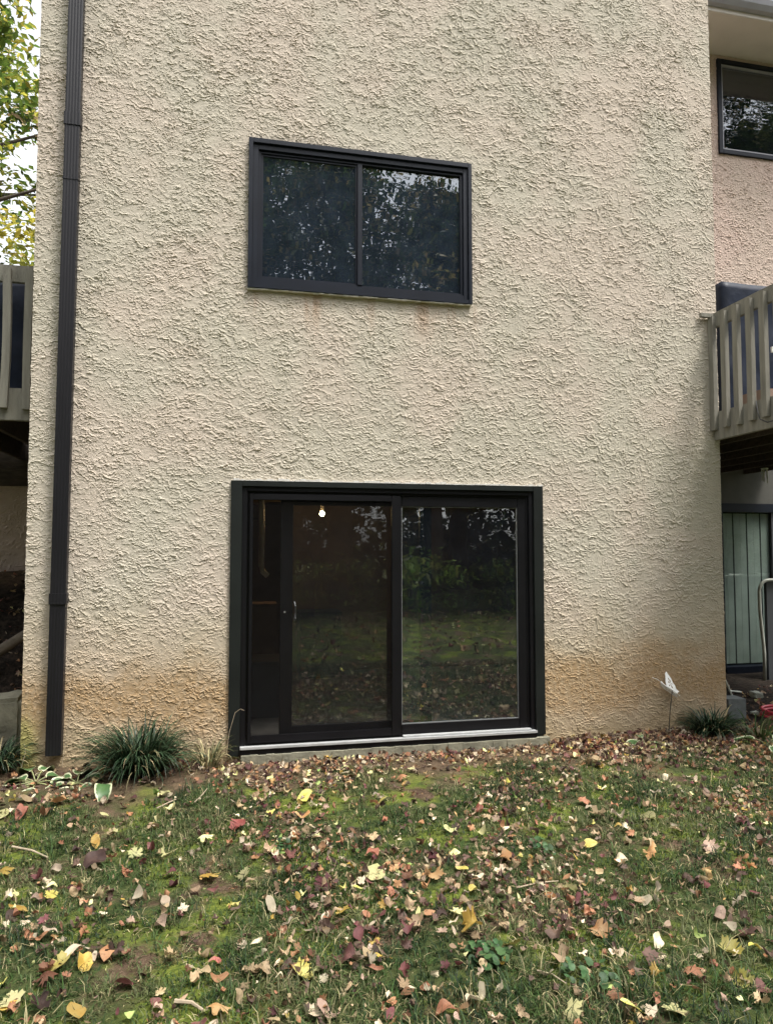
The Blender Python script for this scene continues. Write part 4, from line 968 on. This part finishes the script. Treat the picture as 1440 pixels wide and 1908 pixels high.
def copy_tree(src, pos, rz, sc_, label):
    c = src.copy(); COL.objects.link(c); c.location = pos; c.rotation_euler = (0, 0, rz); c.scale = (sc_,) * 3; c['label'] = label
    for ch in src.children:
        q = ch.copy(); COL.objects.link(q); q.parent = c
    return c
GT = 'woodland trees mirrored in the glass, beyond the lawn'
LT = 'tall dark woodland tree beyond the lawn, seen only as a reflection in the glass'
t1 = make_tree('woodland_tree', 16.5, 4.6, 2.6, .34, FOL_WOOD, [.38, .26, .22, .14], 60, 210, 120, 1.0, .07, .16, LT, GT, (-9, -16.5, -.2))
t2 = make_tree('woodland_tree', 15.0, 3.8, 4.2, .42, FOL_WOOD, [.30, .30, .25, .15], 61, 180, 120, .95, .07, .15, LT, GT, (3.2, -16, -.2))
rs = np.random.RandomState(3)
for k, (x, y, s) in enumerate(((-4.5, -18.5, 1.05), (-1.2, -16.0, .9), (6.8, -18.0, 1.0), (10.5, -16.5, .95), (14.5, -18.5, 1.08), (18.5, -16, .9), (23, -18, 1.0), (0.8, -21, 1.12), (9, -22, 1.1), (-14, -18, 1.0), (16, -23, 1.05), (20.5, -16.5, 1.5), (25.5, -19, 1.55), (30, -20, 1.45))):
    copy_tree(t1 if k % 2 else t2, (x, y, -.25), rs.rand() * 6.28, s, LT)
# undergrowth at the lawn's far edge
GS = 'shrubs along the far edge of the lawn, mirrored in the glass'
LS = 'bright green shrub at the far edge of the lawn, seen only as a reflection'
def shrub(pos, seed, Rr, H):
    rs = np.random.RandomState(seed); r = empty('shrub', pos, LS, 'shrub', GS)
    cs = [(Rr * rs.normal() * .5, Rr * rs.normal() * .4, H * (.15 + .75 * rs.rand())) for _ in range(26)]
    b = MB()
    for c in cs[:8]: b.tube([(0, 0, -.1), (c[0] * .5, c[1] * .5, c[2] * .6), c], .02, 5, .005)
    b.build('stem', M['bark'], r); link('crown', leaf_cloud(cs, 42, .34, .04, .09, FOL_SHRUB, [.5, .3, .2], seed), r); return r
s1 = shrub((-5.5, -12.6, -.15), 4, 1.3, 1.0); s1.scale = (1.6, 1.4, 1.35)
for k, (x, y, s) in enumerate(((-2.8, -12.9, .9), (-.4, -12.4, .8), (1.9, -13.0, .95), (4.6, -12.7, 1.1), (7.4, -12.8, .9), (10, -13.1, 1.2), (13, -12.6, 1.0), (16, -13, 1.0))):
    copy_tree(s1, (x, y, -.15), k * 1.7, s * 1.5, LS)
def far_wood():
    rs = np.random.RandomState(13); cs = []
    for k in range(1200): cs.append((-38 + 90 * rs.rand(), -27 - 6 * rs.rand(), 12 * rs.rand() ** 1.35))
    o = link('far_wood', leaf_cloud(cs, 45, 1.7, .25, .5, FOL_WOOD, [.42, .2, .32, .06], 14)); tag(o, 'dark mass of woodland beyond the nearer trees', 'woodland', kind='stuff')
far_wood()
